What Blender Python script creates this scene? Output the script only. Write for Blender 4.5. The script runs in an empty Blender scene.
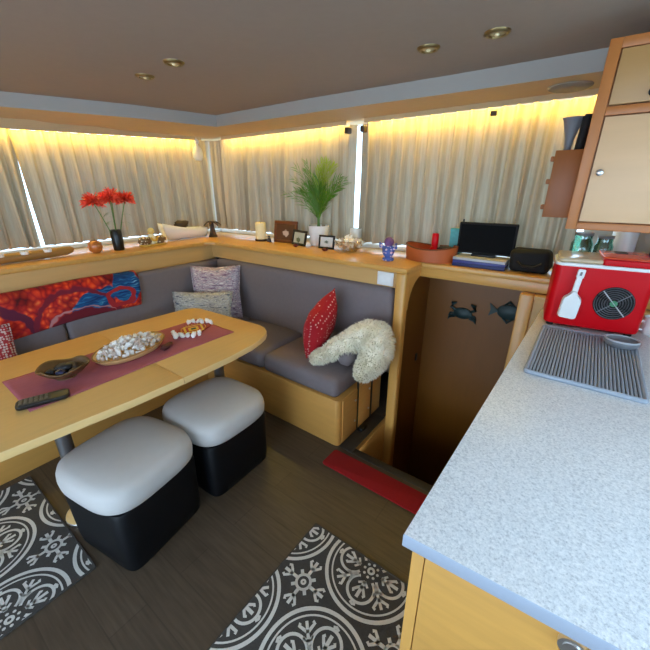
import bpy, bmesh, math, random
from mathutils import Vector, Matrix, noise
random.seed(7)
R = math.radians
sc = bpy.context.scene
COL = sc.collection

# ------------------------------------------------------------------ materials
def new_mat(name):
    m = bpy.data.materials.new(name); m.use_nodes = True
    nt = m.node_tree
    return m, nt, nt.nodes['Principled BSDF']

def lin(c):
    return tuple(((v/255)/12.92 if v/255 <= .04045 else ((v/255+.055)/1.055)**2.4) for v in c) + (1,)

def pbr(name, col, rough=.5, metal=0, var=.12, scale=8, stretch=(1,1,1), bump=0, bscale=None, spec=.5, coat=0, detail=4):
    m, nt, b = new_mat(name)
    N, L = nt.nodes.new, nt.links.new
    b.inputs['Roughness'].default_value = rough
    b.inputs['Metallic'].default_value = metal
    b.inputs['Specular IOR Level'].default_value = spec
    b.inputs['Coat Weight'].default_value = coat
    tc = N('ShaderNodeTexCoord'); mp = N('ShaderNodeMapping')
    mp.inputs['Scale'].default_value = stretch
    L(tc.outputs['Object'], mp.inputs['Vector'])
    n = N('ShaderNodeTexNoise'); n.inputs['Scale'].default_value = scale; n.inputs['Detail'].default_value = detail
    L(mp.outputs[0], n.inputs['Vector'])
    mx = N('ShaderNodeMix'); mx.data_type = 'RGBA'
    c = lin(col)
    mx.inputs[6].default_value = tuple(v*(1-var) for v in c[:3])+(1,)
    mx.inputs[7].default_value = tuple(min(1, v*(1+var)) for v in c[:3])+(1,)
    L(n.outputs['Fac'], mx.inputs[0]); L(mx.outputs[2], b.inputs['Base Color'])
    if bump:
        n2 = N('ShaderNodeTexNoise'); n2.inputs['Scale'].default_value = bscale or scale*6; n2.inputs['Detail'].default_value = 3
        L(mp.outputs[0], n2.inputs['Vector'])
        bp = N('ShaderNodeBump'); bp.inputs['Strength'].default_value = bump; bp.inputs['Distance'].default_value = .01
        L(n2.outputs['Fac'], bp.inputs['Height']); L(bp.outputs[0], b.inputs['Normal'])
    return m

def emit(name, col, strength):
    m, nt, b = new_mat(name)
    b.inputs['Base Color'].default_value = (1, .9, .6, 1)
    b.inputs['Emission Color'].default_value = col + (1,)
    b.inputs['Emission Strength'].default_value = strength
    return m

def glassy(name, col, mixf=.12, rough=.03):
    m, nt, b = new_mat(name)
    N, L = nt.nodes.new, nt.links.new
    nt.nodes.remove(b)
    t = N('ShaderNodeBsdfTransparent'); t.inputs[0].default_value = lin(col)
    g = N('ShaderNodeBsdfGlossy'); g.inputs['Roughness'].default_value = rough
    lw = N('ShaderNodeLayerWeight'); lw.inputs[0].default_value = .5
    pw = N('ShaderNodeMath'); pw.operation = 'POWER'; pw.inputs[1].default_value = 4; L(lw.outputs['Facing'], pw.inputs[0])
    ad = N('ShaderNodeMath'); ad.operation = 'MULTIPLY_ADD'; ad.inputs[1].default_value = .7; ad.inputs[2].default_value = mixf; ad.use_clamp = True
    L(pw.outputs[0], ad.inputs[0])
    mx = N('ShaderNodeMixShader'); L(ad.outputs[0], mx.inputs[0]); L(t.outputs[0], mx.inputs[1]); L(g.outputs[0], mx.inputs[2])
    L(mx.outputs[0], nt.nodes['Material Output'].inputs[0])
    return m

def stops(nt, fac, lst, interp='LINEAR'):
    r = nt.nodes.new('ShaderNodeValToRGB'); cr = r.color_ramp; cr.interpolation = interp
    while len(cr.elements) < len(lst): cr.elements.new(.5)
    for e, (p, c) in zip(cr.elements, lst): e.position = p; e.color = lin(c)
    nt.links.new(fac, r.inputs[0]); return r

M = {}
M['wood'] = pbr('wood_maple', (208,155,78), .38, var=.14, scale=5, stretch=(9,9,.9), coat=.15)
M['wood_y'] = pbr('wood_maple_long', (208,155,78), .36, var=.14, scale=5, stretch=(9,.8,9), coat=.15)
M['wood_x'] = pbr('wood_maple_wide', (208,155,78), .36, var=.14, scale=5, stretch=(.8,9,9), coat=.15)
M['table'] = pbr('wood_table', (216,174,108), .5, var=.08, scale=6, stretch=(10,.7,8), spec=.35)
M['edge'] = pbr('wood_edge', (236,200,136), .4, var=.06, scale=6, stretch=(3,.7,8))
M['cab_door'] = pbr('wood_cabinet_door', (216,174,130), .42, var=.06, scale=4, stretch=(1,8,9))
M['cab_frame'] = pbr('wood_cabinet_frame', (178,108,50), .4, var=.12, scale=5, stretch=(6,6,1))
M['base_wood'] = pbr('wood_base_panel', (205,152,78), .4, var=.1, scale=5, stretch=(1,1,9))
M['stair_wood'] = pbr('wood_stairwell', (120,72,8), .45, var=.12, scale=4, stretch=(8,8,1))
M['fascia'] = pbr('wood_fascia', (206,164,102), .45, var=.08, scale=4, stretch=(.8,.8,9))
M['vinyl'] = pbr('ceiling_vinyl', (160,144,130), .8, var=.04, scale=30, bump=.05, bscale=300)
M['tan'] = pbr('soffit_underside', (200,172,130), .8, var=.04, scale=20)
M['white_paint'] = pbr('white_paint', (206,202,196), .5, var=.02, scale=10)
M['white'] = pbr('white_plastic', (236,236,234), .3, var=.02, scale=10)
M['cream'] = pbr('cream_wax', (240,226,180), .5, var=.05, scale=20)
M['sofa'] = pbr('sofa_fabric', (122,111,112), .85, var=.08, scale=40, bump=.1, bscale=400)
M['ott_top'] = pbr('ottoman_fabric', (196,194,192), .8, var=.03, scale=30, bump=.06, bscale=300)
M['black_leather'] = pbr('black_leather', (9,11,15), .5, spec=.25, var=.15, scale=30, bump=.08, bscale=200)
M['black'] = pbr('black_plastic', (14,14,15), .35, var=.1, scale=20)
M['blackmatte'] = pbr('black_matte', (16,15,15), .8, var=.15, scale=20)
M['dark_brown'] = pbr('dark_brown', (52,34,24), .5, var=.3, scale=20)
M['brown'] = pbr('brown_leaf', (104,76,44), .4, var=.4, scale=25)
M['frame_brown'] = pbr('frame_brown', (112,58,26), .35, var=.15, scale=20, stretch=(1,1,6))
M['red'] = pbr('red_plastic', (206,0,18), .4, var=.04, scale=4, spec=.25)
M['red_mat'] = pbr('red_mat', (146,4,8), .9, var=.12, scale=60, bump=.2, bscale=300)
M['orange_lid'] = pbr('orange_lid', (236,84,44), .2, var=.05, scale=4, coat=.3)
M['lid'] = pbr('beige_lid', (206,184,150), .22, var=.05, scale=4, coat=.3)
M['chrome'] = pbr('chrome', (226,226,226), .3, metal=1, var=.03)
M['brass'] = pbr('brass', (150,132,92), .45, metal=1, var=.05)
M['steel'] = pbr('steel', (150,152,156), .35, metal=1, var=.05)
M['speaker'] = pbr('speaker_tan', (140,130,114), .7, var=.05)
M['grille'] = pbr('grille_steel', (96,96,100), .4, metal=.7, var=.05)
M['rack'] = pbr('grey_silicone', (158,166,178), .5, var=.05, scale=20)
M['grey'] = pbr('grey_plastic', (120,120,124), .5, var=.06, scale=20)
M['grey_light'] = pbr('grey_light', (186,188,192), .4, var=.06, scale=20)
M['dark_grey'] = pbr('dark_grey', (58,56,54), .6, var=.1, scale=20)
M['dark_floor'] = pbr('dark_sill', (48,42,36), .5, var=.15, scale=6, stretch=(8,1,1))
M['runner'] = pbr('runner_cloth', (170,92,104), .9, var=.12, scale=30, stretch=(3,1,1), bump=.15, bscale=250)
M['navy'] = pbr('navy_card', (24,34,92), .5, var=.1, scale=20)
M['blue_book'] = pbr('blue_cover', (52,60,132), .4, var=.15, scale=30)
M['paper'] = pbr('paper', (222,220,212), .8, var=.05, scale=60, stretch=(1,1,20))
M['soil'] = pbr('soil', (46,32,22), .95, var=.3, scale=60, bump=.4)
M['leaf'] = pbr('palm_leaf', (84,130,20), .5, var=.3, scale=14)
M['leaf_lit'] = pbr('palm_leaf_lit', (152,172,26), .5, var=.25, scale=14)  # yellower leaf copy, light on the upper fronds put into the colour
M['stem_green'] = pbr('stem_green', (86,120,50), .5, var=.2, scale=20)
M['petal'] = pbr('petal_red', (255,92,68), .5, var=.25, scale=60)
M['terracotta'] = pbr('orange_tray', (186,92,40), .5, var=.12, scale=10)
M['amber'] = pbr('amber_ball', (186,110,50), .3, var=.4, scale=22, coat=.4)
M['log'] = pbr('carved_wood', (160,116,58), .45, var=.25, scale=6, stretch=(6,.8,6))
M['gold'] = pbr('gold_paint', (214,176,84), .35, metal=.6, var=.2, scale=30)
M['gold_pale'] = pbr('gold_pale', (226,200,120), .4, var=.15, scale=30)
M['shell'] = pbr('shell_white', (248,246,244), .45, var=.06, scale=60)
M['shell_pink'] = pbr('shell_grey', (216,200,192), .45, var=.2, scale=60)
M['stone'] = pbr('dark_stone', (44,42,46), .35, var=.35, scale=40)
M['stone_blue'] = pbr('blue_stone', (40,44,80), .2, var=.3, scale=40)
M['driftwood'] = pbr('dark_twig', (84,36,36), .6, var=.3, scale=60)
M['wool'] = pbr('wool', (252,246,230), .9, var=.08, scale=30)
M['hide'] = pbr('hide', (250,244,228), .9, var=.05, scale=30)
M['teal'] = pbr('teal_paint', (18,46,46), .5, var=.7, scale=26)
M['aqua'] = pbr('aqua_box', (84,168,172), .5, var=.35, scale=60)
M['glass'] = glassy('window_glass', (240,246,248), .03)
M['bowl_glass'] = glassy('bowl_glass', (248,246,242), .14, .12)
M['teal_glass'] = glassy('teal_glass', (190,218,208), .16, .1)
M['led'] = emit('led_yellow', (1.0, .78, .15), 60)
M['photo_sky'] = pbr('photo_pale', (196,198,186), .3, var=.3, scale=40)

def soften(m, k):
    nt = m.node_tree; N, L = nt.nodes.new, nt.links.new; b = nt.nodes['Principled BSDF']
    tr = N('ShaderNodeBsdfTranslucent'); tr.inputs[0].default_value = lin((252,244,226))
    mx = N('ShaderNodeMixShader'); mx.inputs[0].default_value = k
    L(b.outputs[0], mx.inputs[1]); L(tr.outputs[0], mx.inputs[2]); L(mx.outputs[0], nt.nodes['Material Output'].inputs[0])
soften(M['wool'], .32)

def curtain_mat():
    m, nt, b = new_mat('curtain_cloth'); N, L = nt.nodes.new, nt.links.new
    nt.nodes.remove(b)
    tc = N('ShaderNodeTexCoord'); n = N('ShaderNodeTexNoise'); n.inputs['Scale'].default_value = 14
    mp = N('ShaderNodeMapping'); mp.inputs['Scale'].default_value = (6, 6, .4)
    L(tc.outputs['Object'], mp.inputs[0]); L(mp.outputs[0], n.inputs['Vector'])
    r = stops(nt, n.outputs['Fac'], [(.3, (168,154,134)), (.7, (184,170,148))])
    d = N('ShaderNodeBsdfDiffuse'); t = N('ShaderNodeBsdfTranslucent')
    L(r.outputs[0], d.inputs[0]); t.inputs[0].default_value = lin((190,176,150))
    mx = N('ShaderNodeMixShader'); mx.inputs[0].default_value = .10
    L(d.outputs[0], mx.inputs[1]); L(t.outputs[0], mx.inputs[2]); L(mx.outputs[0], nt.nodes['Material Output'].inputs[0])
    return m
M['curtain'] = curtain_mat()

def floor_mat():
    m, nt, b = new_mat('dark_planks'); N, L = nt.nodes.new, nt.links.new
    tc = N('ShaderNodeTexCoord')
    br = N('ShaderNodeTexBrick'); br.inputs['Scale'].default_value = 1
    br.inputs['Brick Width'].default_value = 1.1; br.inputs['Row Height'].default_value = .145
    br.inputs['Mortar Size'].default_value = .0025
    br.inputs['Color1'].default_value = lin((86,73,60)); br.inputs['Color2'].default_value = lin((92,79,65)); br.inputs['Mortar'].default_value = lin((76,64,53))
    L(tc.outputs['Object'], br.inputs['Vector'])
    mp = N('ShaderNodeMapping'); mp.inputs['Scale'].default_value = (1.2, 14, 1)
    n = N('ShaderNodeTexNoise'); n.inputs['Scale'].default_value = 5; n.inputs['Detail'].default_value = 6
    L(tc.outputs['Object'], mp.inputs[0]); L(mp.outputs[0], n.inputs['Vector'])
    r = stops(nt, n.outputs['Fac'], [(.25, (196,196,196)), (.75, (255,255,255))])
    mx = N('ShaderNodeMix'); mx.data_type = 'RGBA'; mx.blend_type = 'MULTIPLY'; mx.inputs[0].default_value = 1
    L(br.outputs[0], mx.inputs[6]); L(r.outputs[0], mx.inputs[7]); L(mx.outputs[2], b.inputs['Base Color'])
    b.inputs['Roughness'].default_value = .42
    return m
M['floor'] = floor_mat()

def counter_mat():
    m, nt, b = new_mat('speckled_counter'); N, L = nt.nodes.new, nt.links.new
    tc = N('ShaderNodeTexCoord')
    v = N('ShaderNodeTexNoise'); v.inputs['Scale'].default_value = 210; v.inputs['Detail'].default_value = 3; v.inputs['Roughness'].default_value = .7
    L(tc.outputs['Object'], v.inputs['Vector'])
    r = stops(nt, v.outputs['Fac'], [(.32, (186,188,192)), (.45, (220,222,224)), (.55, (232,233,234)), (.68, (248,248,248))])
    L(r.outputs[0], b.inputs['Base Color']); b.inputs['Roughness'].default_value = .3
    return m
M['counter'] = counter_mat()

def throw_mat():
    m, nt, b = new_mat('throw_print'); N, L = nt.nodes.new, nt.links.new
    tc = N('ShaderNodeTexCoord')
    nz = N('ShaderNodeTexNoise'); nz.inputs['Scale'].default_value = 9; nz.inputs['Detail'].default_value = 2
    L(tc.outputs['UV'], nz.inputs['Vector'])
    sb = N('ShaderNodeVectorMath'); sb.operation = 'MULTIPLY_ADD'; L(nz.outputs['Color'], sb.inputs[0]); sb.inputs[1].default_value = (.09,)*3
    L(tc.outputs['UV'], sb.inputs[2])
    uv = N('ShaderNodeVectorMath'); uv.operation = 'SUBTRACT'; L(sb.outputs[0], uv.inputs[0]); uv.inputs[1].default_value = (.045,)*3
    vo = N('ShaderNodeTexVoronoi'); vo.inputs['Scale'].default_value = 30; L(uv.outputs[0], vo.inputs['Vector'])
    red = stops(nt, vo.outputs['Distance'], [(.0, (250,140,70)), (.3, (232,74,36)), (.6, (186,30,28)), (.9, (110,16,36))])
    big = N('ShaderNodeTexNoise'); big.inputs['Scale'].default_value = 6; L(uv.outputs[0], big.inputs['Vector'])
    tint = stops(nt, big.outputs['Fac'], [(.35, (150,40,50)), (.5, (255,255,255)), (.65, (255,196,120))])
    mx = N('ShaderNodeMix'); mx.data_type = 'RGBA'; mx.blend_type = 'MULTIPLY'; mx.inputs[0].default_value = .8
    L(red.outputs[0], mx.inputs[6]); L(tint.outputs[0], mx.inputs[7]); last = mx.outputs[2]
    st = N('ShaderNodeTexNoise'); st.inputs['Scale'].default_value = 5; st.inputs['Detail'].default_value = 4
    mp = N('ShaderNodeMapping'); mp.inputs['Rotation'].default_value = (0, 0, R(-35)); mp.inputs['Scale'].default_value = (2, 16, 1); L(uv.outputs[0], mp.inputs[0]); L(mp.outputs[0], st.inputs['Vector'])
    blue = stops(nt, st.outputs['Fac'], [(.3, (8,34,84)), (.52, (16,76,132)), (.66, (40,124,168)), (.76, (170,205,216))])
    def ell(cx, cy, rx, ry, rot=0):
        mp = N('ShaderNodeMapping'); mp.vector_type = 'TEXTURE'; mp.inputs['Location'].default_value = (cx, cy, 0); mp.inputs['Scale'].default_value = (rx, ry, 1); mp.inputs['Rotation'].default_value = (0, 0, R(rot))
        L(uv.outputs[0], mp.inputs[0])
        ml = N('ShaderNodeVectorMath'); ml.operation = 'MULTIPLY'; L(mp.outputs[0], ml.inputs[0]); ml.inputs[1].default_value = (1, 1, 0)
        ln = N('ShaderNodeVectorMath'); ln.operation = 'LENGTH'; L(ml.outputs[0], ln.inputs[0]); return ln.outputs['Value']
    def over(mask, col=None, sock=None):
        nonlocal last
        mm = N('ShaderNodeMix'); mm.data_type = 'RGBA'; L(mask, mm.inputs[0]); L(last, mm.inputs[6])
        if sock: L(sock, mm.inputs[7])
        else: mm.inputs[7].default_value = lin(col)
        last = mm.outputs[2]
    def disc(cx, cy, rx, ry, col=None, sock=None, rot=0):
        r = stops(nt, ell(cx, cy, rx, ry, rot), [(0, (255,)*3), (.94, (255,)*3), (1, (0,)*3)]); over(r.outputs[0], col, sock)
    def ring(cx, cy, rx, ry, w, col):
        r = stops(nt, ell(cx, cy, rx, ry), [(0, (0,)*3), (1-w-.03, (0,)*3), (1-w, (255,)*3), (.97, (255,)*3), (1, (0,)*3)]); over(r.outputs[0], col)
    ring(.30, .66, .26, .30, .22, (92,22,50))
    disc(.92, .80, .18, .095, sock=blue.outputs[0], rot=22)
    disc(.84, .69, .22, .085, (112,20,36)); ring(.84, .69, .24, .10, .09, (190,130,130))
    ring(.80, .66, .29, .275, .11, (120,24,44))
    disc(1.15, .87, .10, .14, sock=blue.outputs[0])
    ring(1.10, .80, .105, .085, .38, (168,34,40))
    L(last, b.inputs['Base Color']); b.inputs['Roughness'].default_value = .9
    return m
M['throw'] = throw_mat()

def stripe_mat(name, cols, sx=3, sy=26):
    m, nt, b = new_mat(name); N, L = nt.nodes.new, nt.links.new
    tc = N('ShaderNodeTexCoord'); mp = N('ShaderNodeMapping'); mp.inputs['Scale'].default_value = (sx, sy, sy)
    n = N('ShaderNodeTexNoise'); n.inputs['Scale'].default_value = 2.2; n.inputs['Detail'].default_value = 3
    L(tc.outputs['Object'], mp.inputs[0]); L(mp.outputs[0], n.inputs['Vector'])
    k = len(cols)
    r = stops(nt, n.outputs['Fac'], [(.36+.28*i/(k-1), c) for i, c in enumerate(cols)])
    L(r.outputs[0], b.inputs['Base Color']); b.inputs['Roughness'].default_value = .9
    return m
M['cushion_pink'] = stripe_mat('cushion_weave_pink', [(120,84,112), (206,190,196), (160,126,138), (226,216,214), (110,112,132), (200,160,160), (232,226,220)], 5, 30)
M['cushion_grey'] = stripe_mat('cushion_weave_grey', [(96,98,110), (200,194,180), (140,138,130), (218,212,200), (110,110,124), (190,184,160)], 5, 30)

def dot_mat(name, base, dot, scale, size):
    m, nt, b = new_mat(name); N, L = nt.nodes.new, nt.links.new
    tc = N('ShaderNodeTexCoord'); v = N('ShaderNodeTexVoronoi'); v.inputs['Scale'].default_value = scale; v.inputs['Randomness'].default_value = .35
    L(tc.outputs['Object'], v.inputs['Vector'])
    r = stops(nt, v.outputs['Distance'], [(0, dot), (size, dot), (size+.05, base), (1, base)])
    L(r.outputs[0], b.inputs['Base Color']); b.inputs['Roughness'].default_value = .85
    return m
M['red_pillow'] = dot_mat('red_print', (178,14,30), (236,190,180), 40, .2)
M['lace'] = dot_mat('red_white_print', (170,46,54), (214,190,184), 70, .42)
M['figure_print'] = dot_mat('figure_print', (84,104,176), (226,196,204), 42, .36)

def bead_mat():
    m, nt, b = new_mat('bead_pattern'); N, L = nt.nodes.new, nt.links.new
    tc = N('ShaderNodeTexCoord'); mp = N('ShaderNodeMapping'); mp.inputs['Scale'].default_value = (10.5, 9, 0)
    L(tc.outputs['Object'], mp.inputs[0])
    sx = N('ShaderNodeSeparateXYZ'); L(mp.outputs[0], sx.inputs[0])
    a = N('ShaderNodeMath'); a.operation = 'ABSOLUTE'; L(sx.outputs[0], a.inputs[0])
    c = N('ShaderNodeMath'); c.operation = 'ABSOLUTE'; L(sx.outputs[1], c.inputs[0])
    s = N('ShaderNodeMath'); s.operation = 'ADD'; L(a.outputs[0], s.inputs[0]); L(c.outputs[0], s.inputs[1])
    r = stops(nt, s.outputs[0], [(0, (40,50,40)), (.2, (212,170,60)), (.42, (160,30,34)), (.62, (216,176,70)), (.8, (160,30,34))], 'CONSTANT')
    L(r.outputs[0], b.inputs['Base Color'])
    return m
M['bead'] = bead_mat()
def rug_mat(name, c, v):
    return pbr(name, c, .95, var=v, scale=180, bump=.25, bscale=500)
M['rug_dark'] = rug_mat('rug_pile_dark', (66,63,60), .3)
M['rug_light'] = rug_mat('rug_pile_light', (208,206,200), .12)

# ------------------------------------------------------------------ mesh helpers
def BM(): return bmesh.new()

def box(bm, x0, x1, y0, y1, z0, z1, bev=0, seg=2, mi=0, mat=None):
    t = bmesh.new()
    bmesh.ops.create_cube(t, size=1)
    for v in t.verts:
        v.co = Vector((x0+(v.co.x+.5)*(x1-x0), y0+(v.co.y+.5)*(y1-y0), z0+(v.co.z+.5)*(z1-z0)))
    if bev: bmesh.ops.bevel(t, geom=t.edges[:], offset=bev, segments=seg, affect='EDGES', profile=.5)
    join(bm, t, mat, mi); return bm

def join(bm, t, mat=None, mi=0):
    vs = {}
    for v in t.verts: vs[v] = bm.verts.new(mat @ v.co if mat else v.co)
    for f in t.faces:
        try:
            nf = bm.faces.new([vs[v] for v in f.verts]); nf.material_index = mi if mi else f.material_index; nf.smooth = f.smooth
        except ValueError: pass
    t.free()

def lathe(bm, prof, n=24, c=(0,0,0), mi=0, sx=1, sy=1):
    rings = []
    for r, z in prof:
        if r < 1e-6: rings.append([bm.verts.new((c[0], c[1], c[2]+z))])
        else: rings.append([bm.verts.new((c[0]+r*sx*math.cos(2*math.pi*i/n), c[1]+r*sy*math.sin(2*math.pi*i/n), c[2]+z)) for i in range(n)])
    for a, b in zip(rings, rings[1:]):
        for i in range(n):
            j = (i+1) % n
            if len(a) == 1 and len(b) == 1: continue
            if len(a) == 1: f = bm.faces.new((a[0], b[j], b[i]))
            elif len(b) == 1: f = bm.faces.new((a[i], a[j], b[0]))
            else: f = bm.faces.new((a[i], a[j], b[j], b[i]))
            f.material_index = mi
    return bm

def tube(bm, pts, r, n=8, mi=0, closed=False):
    pts = [Vector(p) for p in pts]; rings = []
    rr = r if isinstance(r, (list, tuple)) else [r]*len(pts)
    K = len(pts)
    for k, p in enumerate(pts):
        if closed: d = pts[(k+1) % K]-pts[k-1]
        else: d = pts[min(k+1, K-1)]-pts[max(k-1, 0)]
        d.normalize()
        up = Vector((0,0,1)) if abs(d.z) < .9 else Vector((1,0,0))
        a = d.cross(up).normalized(); b = a.cross(d)
        rings.append([bm.verts.new(p+rr[k]*(a*math.cos(2*math.pi*i/n)+b*math.sin(2*math.pi*i/n))) for i in range(n)])
    rng = range(K if closed else K-1)
    for k in rng:
        A, B = rings[k], rings[(k+1) % K]
        for i in range(n):
            f = bm.faces.new((A[i], A[(i+1) % n], B[(i+1) % n], B[i])); f.material_index = mi
    if not closed:
        bm.faces.new(rings[0][::-1]).material_index = mi; bm.faces.new(rings[-1]).material_index = mi
    return bm

def prism(bm, poly, z0, z1, bev=0, mi=0, seg=2):
    t = bmesh.new()
    lo = [t.verts.new((x, y, z0)) for x, y in poly]; hi = [t.verts.new((x, y, z1)) for x, y in poly]
    t.faces.new(lo[::-1]); t.faces.new(hi)
    k = len(poly)
    for i in range(k): t.faces.new((lo[i], lo[(i+1) % k], hi[(i+1) % k], hi[i]))
    bmesh.ops.recalc_face_normals(t, faces=t.faces[:])
    if bev:
        es = [e for e in t.edges if abs(e.verts[0].co.z-e.verts[1].co.z) < 1e-6]
        bmesh.ops.bevel(t, geom=es, offset=bev, segments=seg, affect='EDGES', profile=.5)
    join(bm, t, None, mi); return bm

def rounded(x0, x1, y0, y1, r, n=6):
    rs = r if isinstance(r, (list, tuple)) else [r]*4
    out = []
    for (cx, cy, sx, sy, a0), rr in zip(((x1, y0, -1, 1, -90), (x1, y1, -1, -1, 0), (x0, y1, 1, -1, 90), (x0, y0, 1, 1, 180)), rs):
        for i in range(n+1):
            a = R(a0+90*i/n)
            out.append((cx+sx*rr+rr*math.cos(a), cy+sy*rr+rr*math.sin(a)))
    return out

def grid(bm, f, nu, nv, mi=0, uv=None):
    V = [[bm.verts.new(f(i/nu, j/nv)) for j in range(nv+1)] for i in range(nu+1)]
    lay = bm.loops.layers.uv.verify() if uv else None
    for i in range(nu):
        for j in range(nv):
            fc = bm.faces.new((V[i][j], V[i+1][j], V[i+1][j+1], V[i][j+1])); fc.material_index = mi
            if uv:
                for l, (a, b) in zip(fc.loops, ((i, j), (i+1, j), (i+1, j+1), (i, j+1))): l[lay].uv = uv(a/nu, b/nv)
    return bm

def obj(name, bm, mat, parent=None, loc=None, smooth=40, recalc=True):
    if recalc: bmesh.ops.recalc_face_normals(bm, faces=bm.faces[:])
    me = bpy.data.meshes.new(name); bm.to_mesh(me); bm.free()
    for m in (mat if isinstance(mat, (list, tuple)) else [mat]): me.materials.append(m)
    if smooth:
        me.polygons.foreach_set('use_smooth', [True]*len(me.polygons))
        me.set_sharp_from_angle(angle=R(smooth))
    o = bpy.data.objects.new(name, me); COL.objects.link(o)
    if parent: o.parent = parent
    if loc: o.location = loc
    return o

def tag(o, label, cat, group=None, kind=None):
    o['label'] = label; o['category'] = cat
    if group: o['group'] = group
    if kind: o['kind'] = kind
    return o

def thing(name, label, cat, loc=(0,0,0), rz=0, group=None):
    o = bpy.data.objects.new(name, None); COL.objects.link(o); o.empty_display_size = .05
    o.location = loc; o.rotation_euler = (0, 0, rz)
    return tag(o, label, cat, group)

def struct(name, bm, mat, smooth=40):
    o = obj(name, bm, mat, smooth=smooth); o['kind'] = 'structure'; return o

def dup(root, loc, rz=None, label=None, group=None):
    r = root.copy(); COL.objects.link(r); r.location = loc
    if rz is not None: r.rotation_euler = (0, 0, rz)
    if label: r['label'] = label
    if group: r['group'] = group
    for ch in list(root.children):
        c = ch.copy(); COL.objects.link(c); c.parent = r
        for g in list(ch.children):
            d = g.copy(); COL.objects.link(d); d.parent = c
    return r

# ------------------------------------------------------------------ room shell
XL, XR, YA, YB = -3.34, 1.25, -1.9, 2.56
FE = 1.54                     # edge of the floor at the stairwell
b = BM()
box(b, XL-.1, XR+.1, YA-.1, FE, -.04, 0)
box(b, XL-.1, -.93, FE, YB+.1, -.04, 0)
box(b, -.135, XR+.1, FE, YB+.1, -.04, 0)
struct('floor', b, M['floor'], 0)
b = BM(); box(b, -.93, -.135, FE-.045, FE+.006, -.05, .004, .003)
struct('trim_floor_edge', b, M['dark_floor'])
HX0, HX1, HY0, HY1 = .15, .85, -.10, .75      # unseen ceiling opening, added to bring daylight onto the counter
b = BM()
box(b, XL-.1, HX0, YA-.1, YB+.1, 2.08, 2.14); box(b, HX1, XR+.1, YA-.1, YB+.1, 2.08, 2.14)
box(b, HX0, HX1, YA-.1, HY0, 2.08, 2.14); box(b, HX0, HX1, HY1, YB+.1, 2.08, 2.14)
struct('ceiling', b, M['vinyl'], 0)
b = BM(); box(b, HX0, HX1, HY0, HY1, 2.12, 2.128); struct('window_6', b, M['glass'], 0)
b = BM()
for x0, x1, y0, y1 in ((HX0-.03, HX1+.03, HY0-.03, HY0), (HX0-.03, HX1+.03, HY1, HY1+.03), (HX0-.03, HX0, HY0, HY1), (HX1, HX1+.03, HY0, HY1)): box(b, x0, x1, y0, y1, 2.07, 2.08)
struct('trim_added_hatch', b, M['white_paint'], 0)

# left wall with two windows, back wall with two windows
b = BM()
box(b, XL-.08, XL, YA, YB+.08, 0, 1.10); box(b, XL-.08, XL, YA, YB+.08, 2.0, 2.08)
for y0, y1 in ((YA, -1.2), (.835, .875), (2.44, YB+.08)): box(b, XL-.08, XL, y0, y1, 1.10, 2.0)
struct('wall_left', b, M['white_paint'], 0)
b = BM()
box(b, XL, -.93, YB, YB+.08, 0, 1.10); box(b, -.93, XR, YB, YB+.08, -.95, 1.10)
box(b, XL, XR, YB, YB+.08, 2.0, 2.08)
for x0, x1 in ((XL, XL+.12), (-1.50, -1.43), (-.03, XR)): box(b, x0, x1, YB, YB+.08, 1.10, 2.0)
struct('wall_back', b, M['white_paint'], 0)
b = BM()      # right side with a wide galley window
box(b, XR, XR+.08, YA, YB, 0, 1.0); box(b, XR, XR+.08, YA, YB, 2.0, 2.08)
box(b, XR, XR+.08, YA, -1.5, 1.0, 2.0); box(b, XR, XR+.08, 1.2, YB, 1.0, 2.0)
struct('wall_right', b, M['white_paint'], 0)
b = BM()      # aft end, open sliding door to the cockpit
box(b, XL, -1.9, YA-.08, YA, 0, 2.08); box(b, .45, XR, YA-.08, YA, 0, 2.08); box(b, -1.9, .45, YA-.08, YA, 2.02, 2.08)
struct('wall_aft', b, M['white_paint'], 0)
def window(n, x0, x1, y0, y1, z0=1.10, z1=2.0):
    bb = BM(); box(bb, x0, x1, y0, y1, z0, z1)
    o = struct('window_%d' % n, bb, M['glass'], 0); return o
window(1, XL-.045, XL-.039, -1.2, .835); window(2, XL-.045, XL-.039, .875, 2.44)
window(3, XL+.12, -1.50, YB+.039, YB+.045); window(4, -1.43, -.03, YB+.039, YB+.045)
window(5, XR+.039, XR+.045, -1.5, 1.2, 1.0, 2.0)
# white sills along the foot of the windows
b = BM(); box(b, XL, XL+.055, YA, YB, 1.10, 1.135, .006); struct('trim_sill_left', b, M['white'])
b = BM(); box(b, XL+.055, -.03, YB-.055, YB, 1.10, 1.135, .006); struct('trim_sill_back', b, M['white'])

# dropped border round the ceiling: upright face, sloping underside
inner = [(-3.08, YA), (-3.06, .3), (-2.97, .79), (-2.86, 1.05), (-2.71, 1.42), (-2.555, 2.015), (-1.53, 2.02), (-.73, 2.06), (-.1, 2.07), (XR, 2.09)]
outer = [(XL, YA, 1.89), (XL, .3, 1.90), (XL, .82, 1.925), (XL, 1.16, 1.945), (XL, 1.59, 1.965), (XL, YB, 1.995), (-1.53, YB, 1.995), (-.73, YB, 1.995), (-.1, YB, 1.995), (XR, YB, 1.995)]
b = BM()
def q(bm, *ps, mi=0):
    f = bm.faces.new([bm.verts.new(p) for p in ps]); f.material_index = mi
for k in range(len(inner)-1):
    (x0, y0), (x1, y1) = inner[k], inner[k+1]
    q(b, (x0, y0, 2.08), (x1, y1, 2.08), (x1, y1, 2.0), (x0, y0, 2.0))
    q(b, (x0, y0, 2.0), (x1, y1, 2.0), outer[k+1], outer[k], mi=1)
bmesh.ops.remove_doubles(b, verts=b.verts[:], dist=1e-4)
struct('trim_ceiling_border', b, [pbr('border_paint', (164,158,150), .5, var=.02, scale=10), M['tan']], 30)

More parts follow.
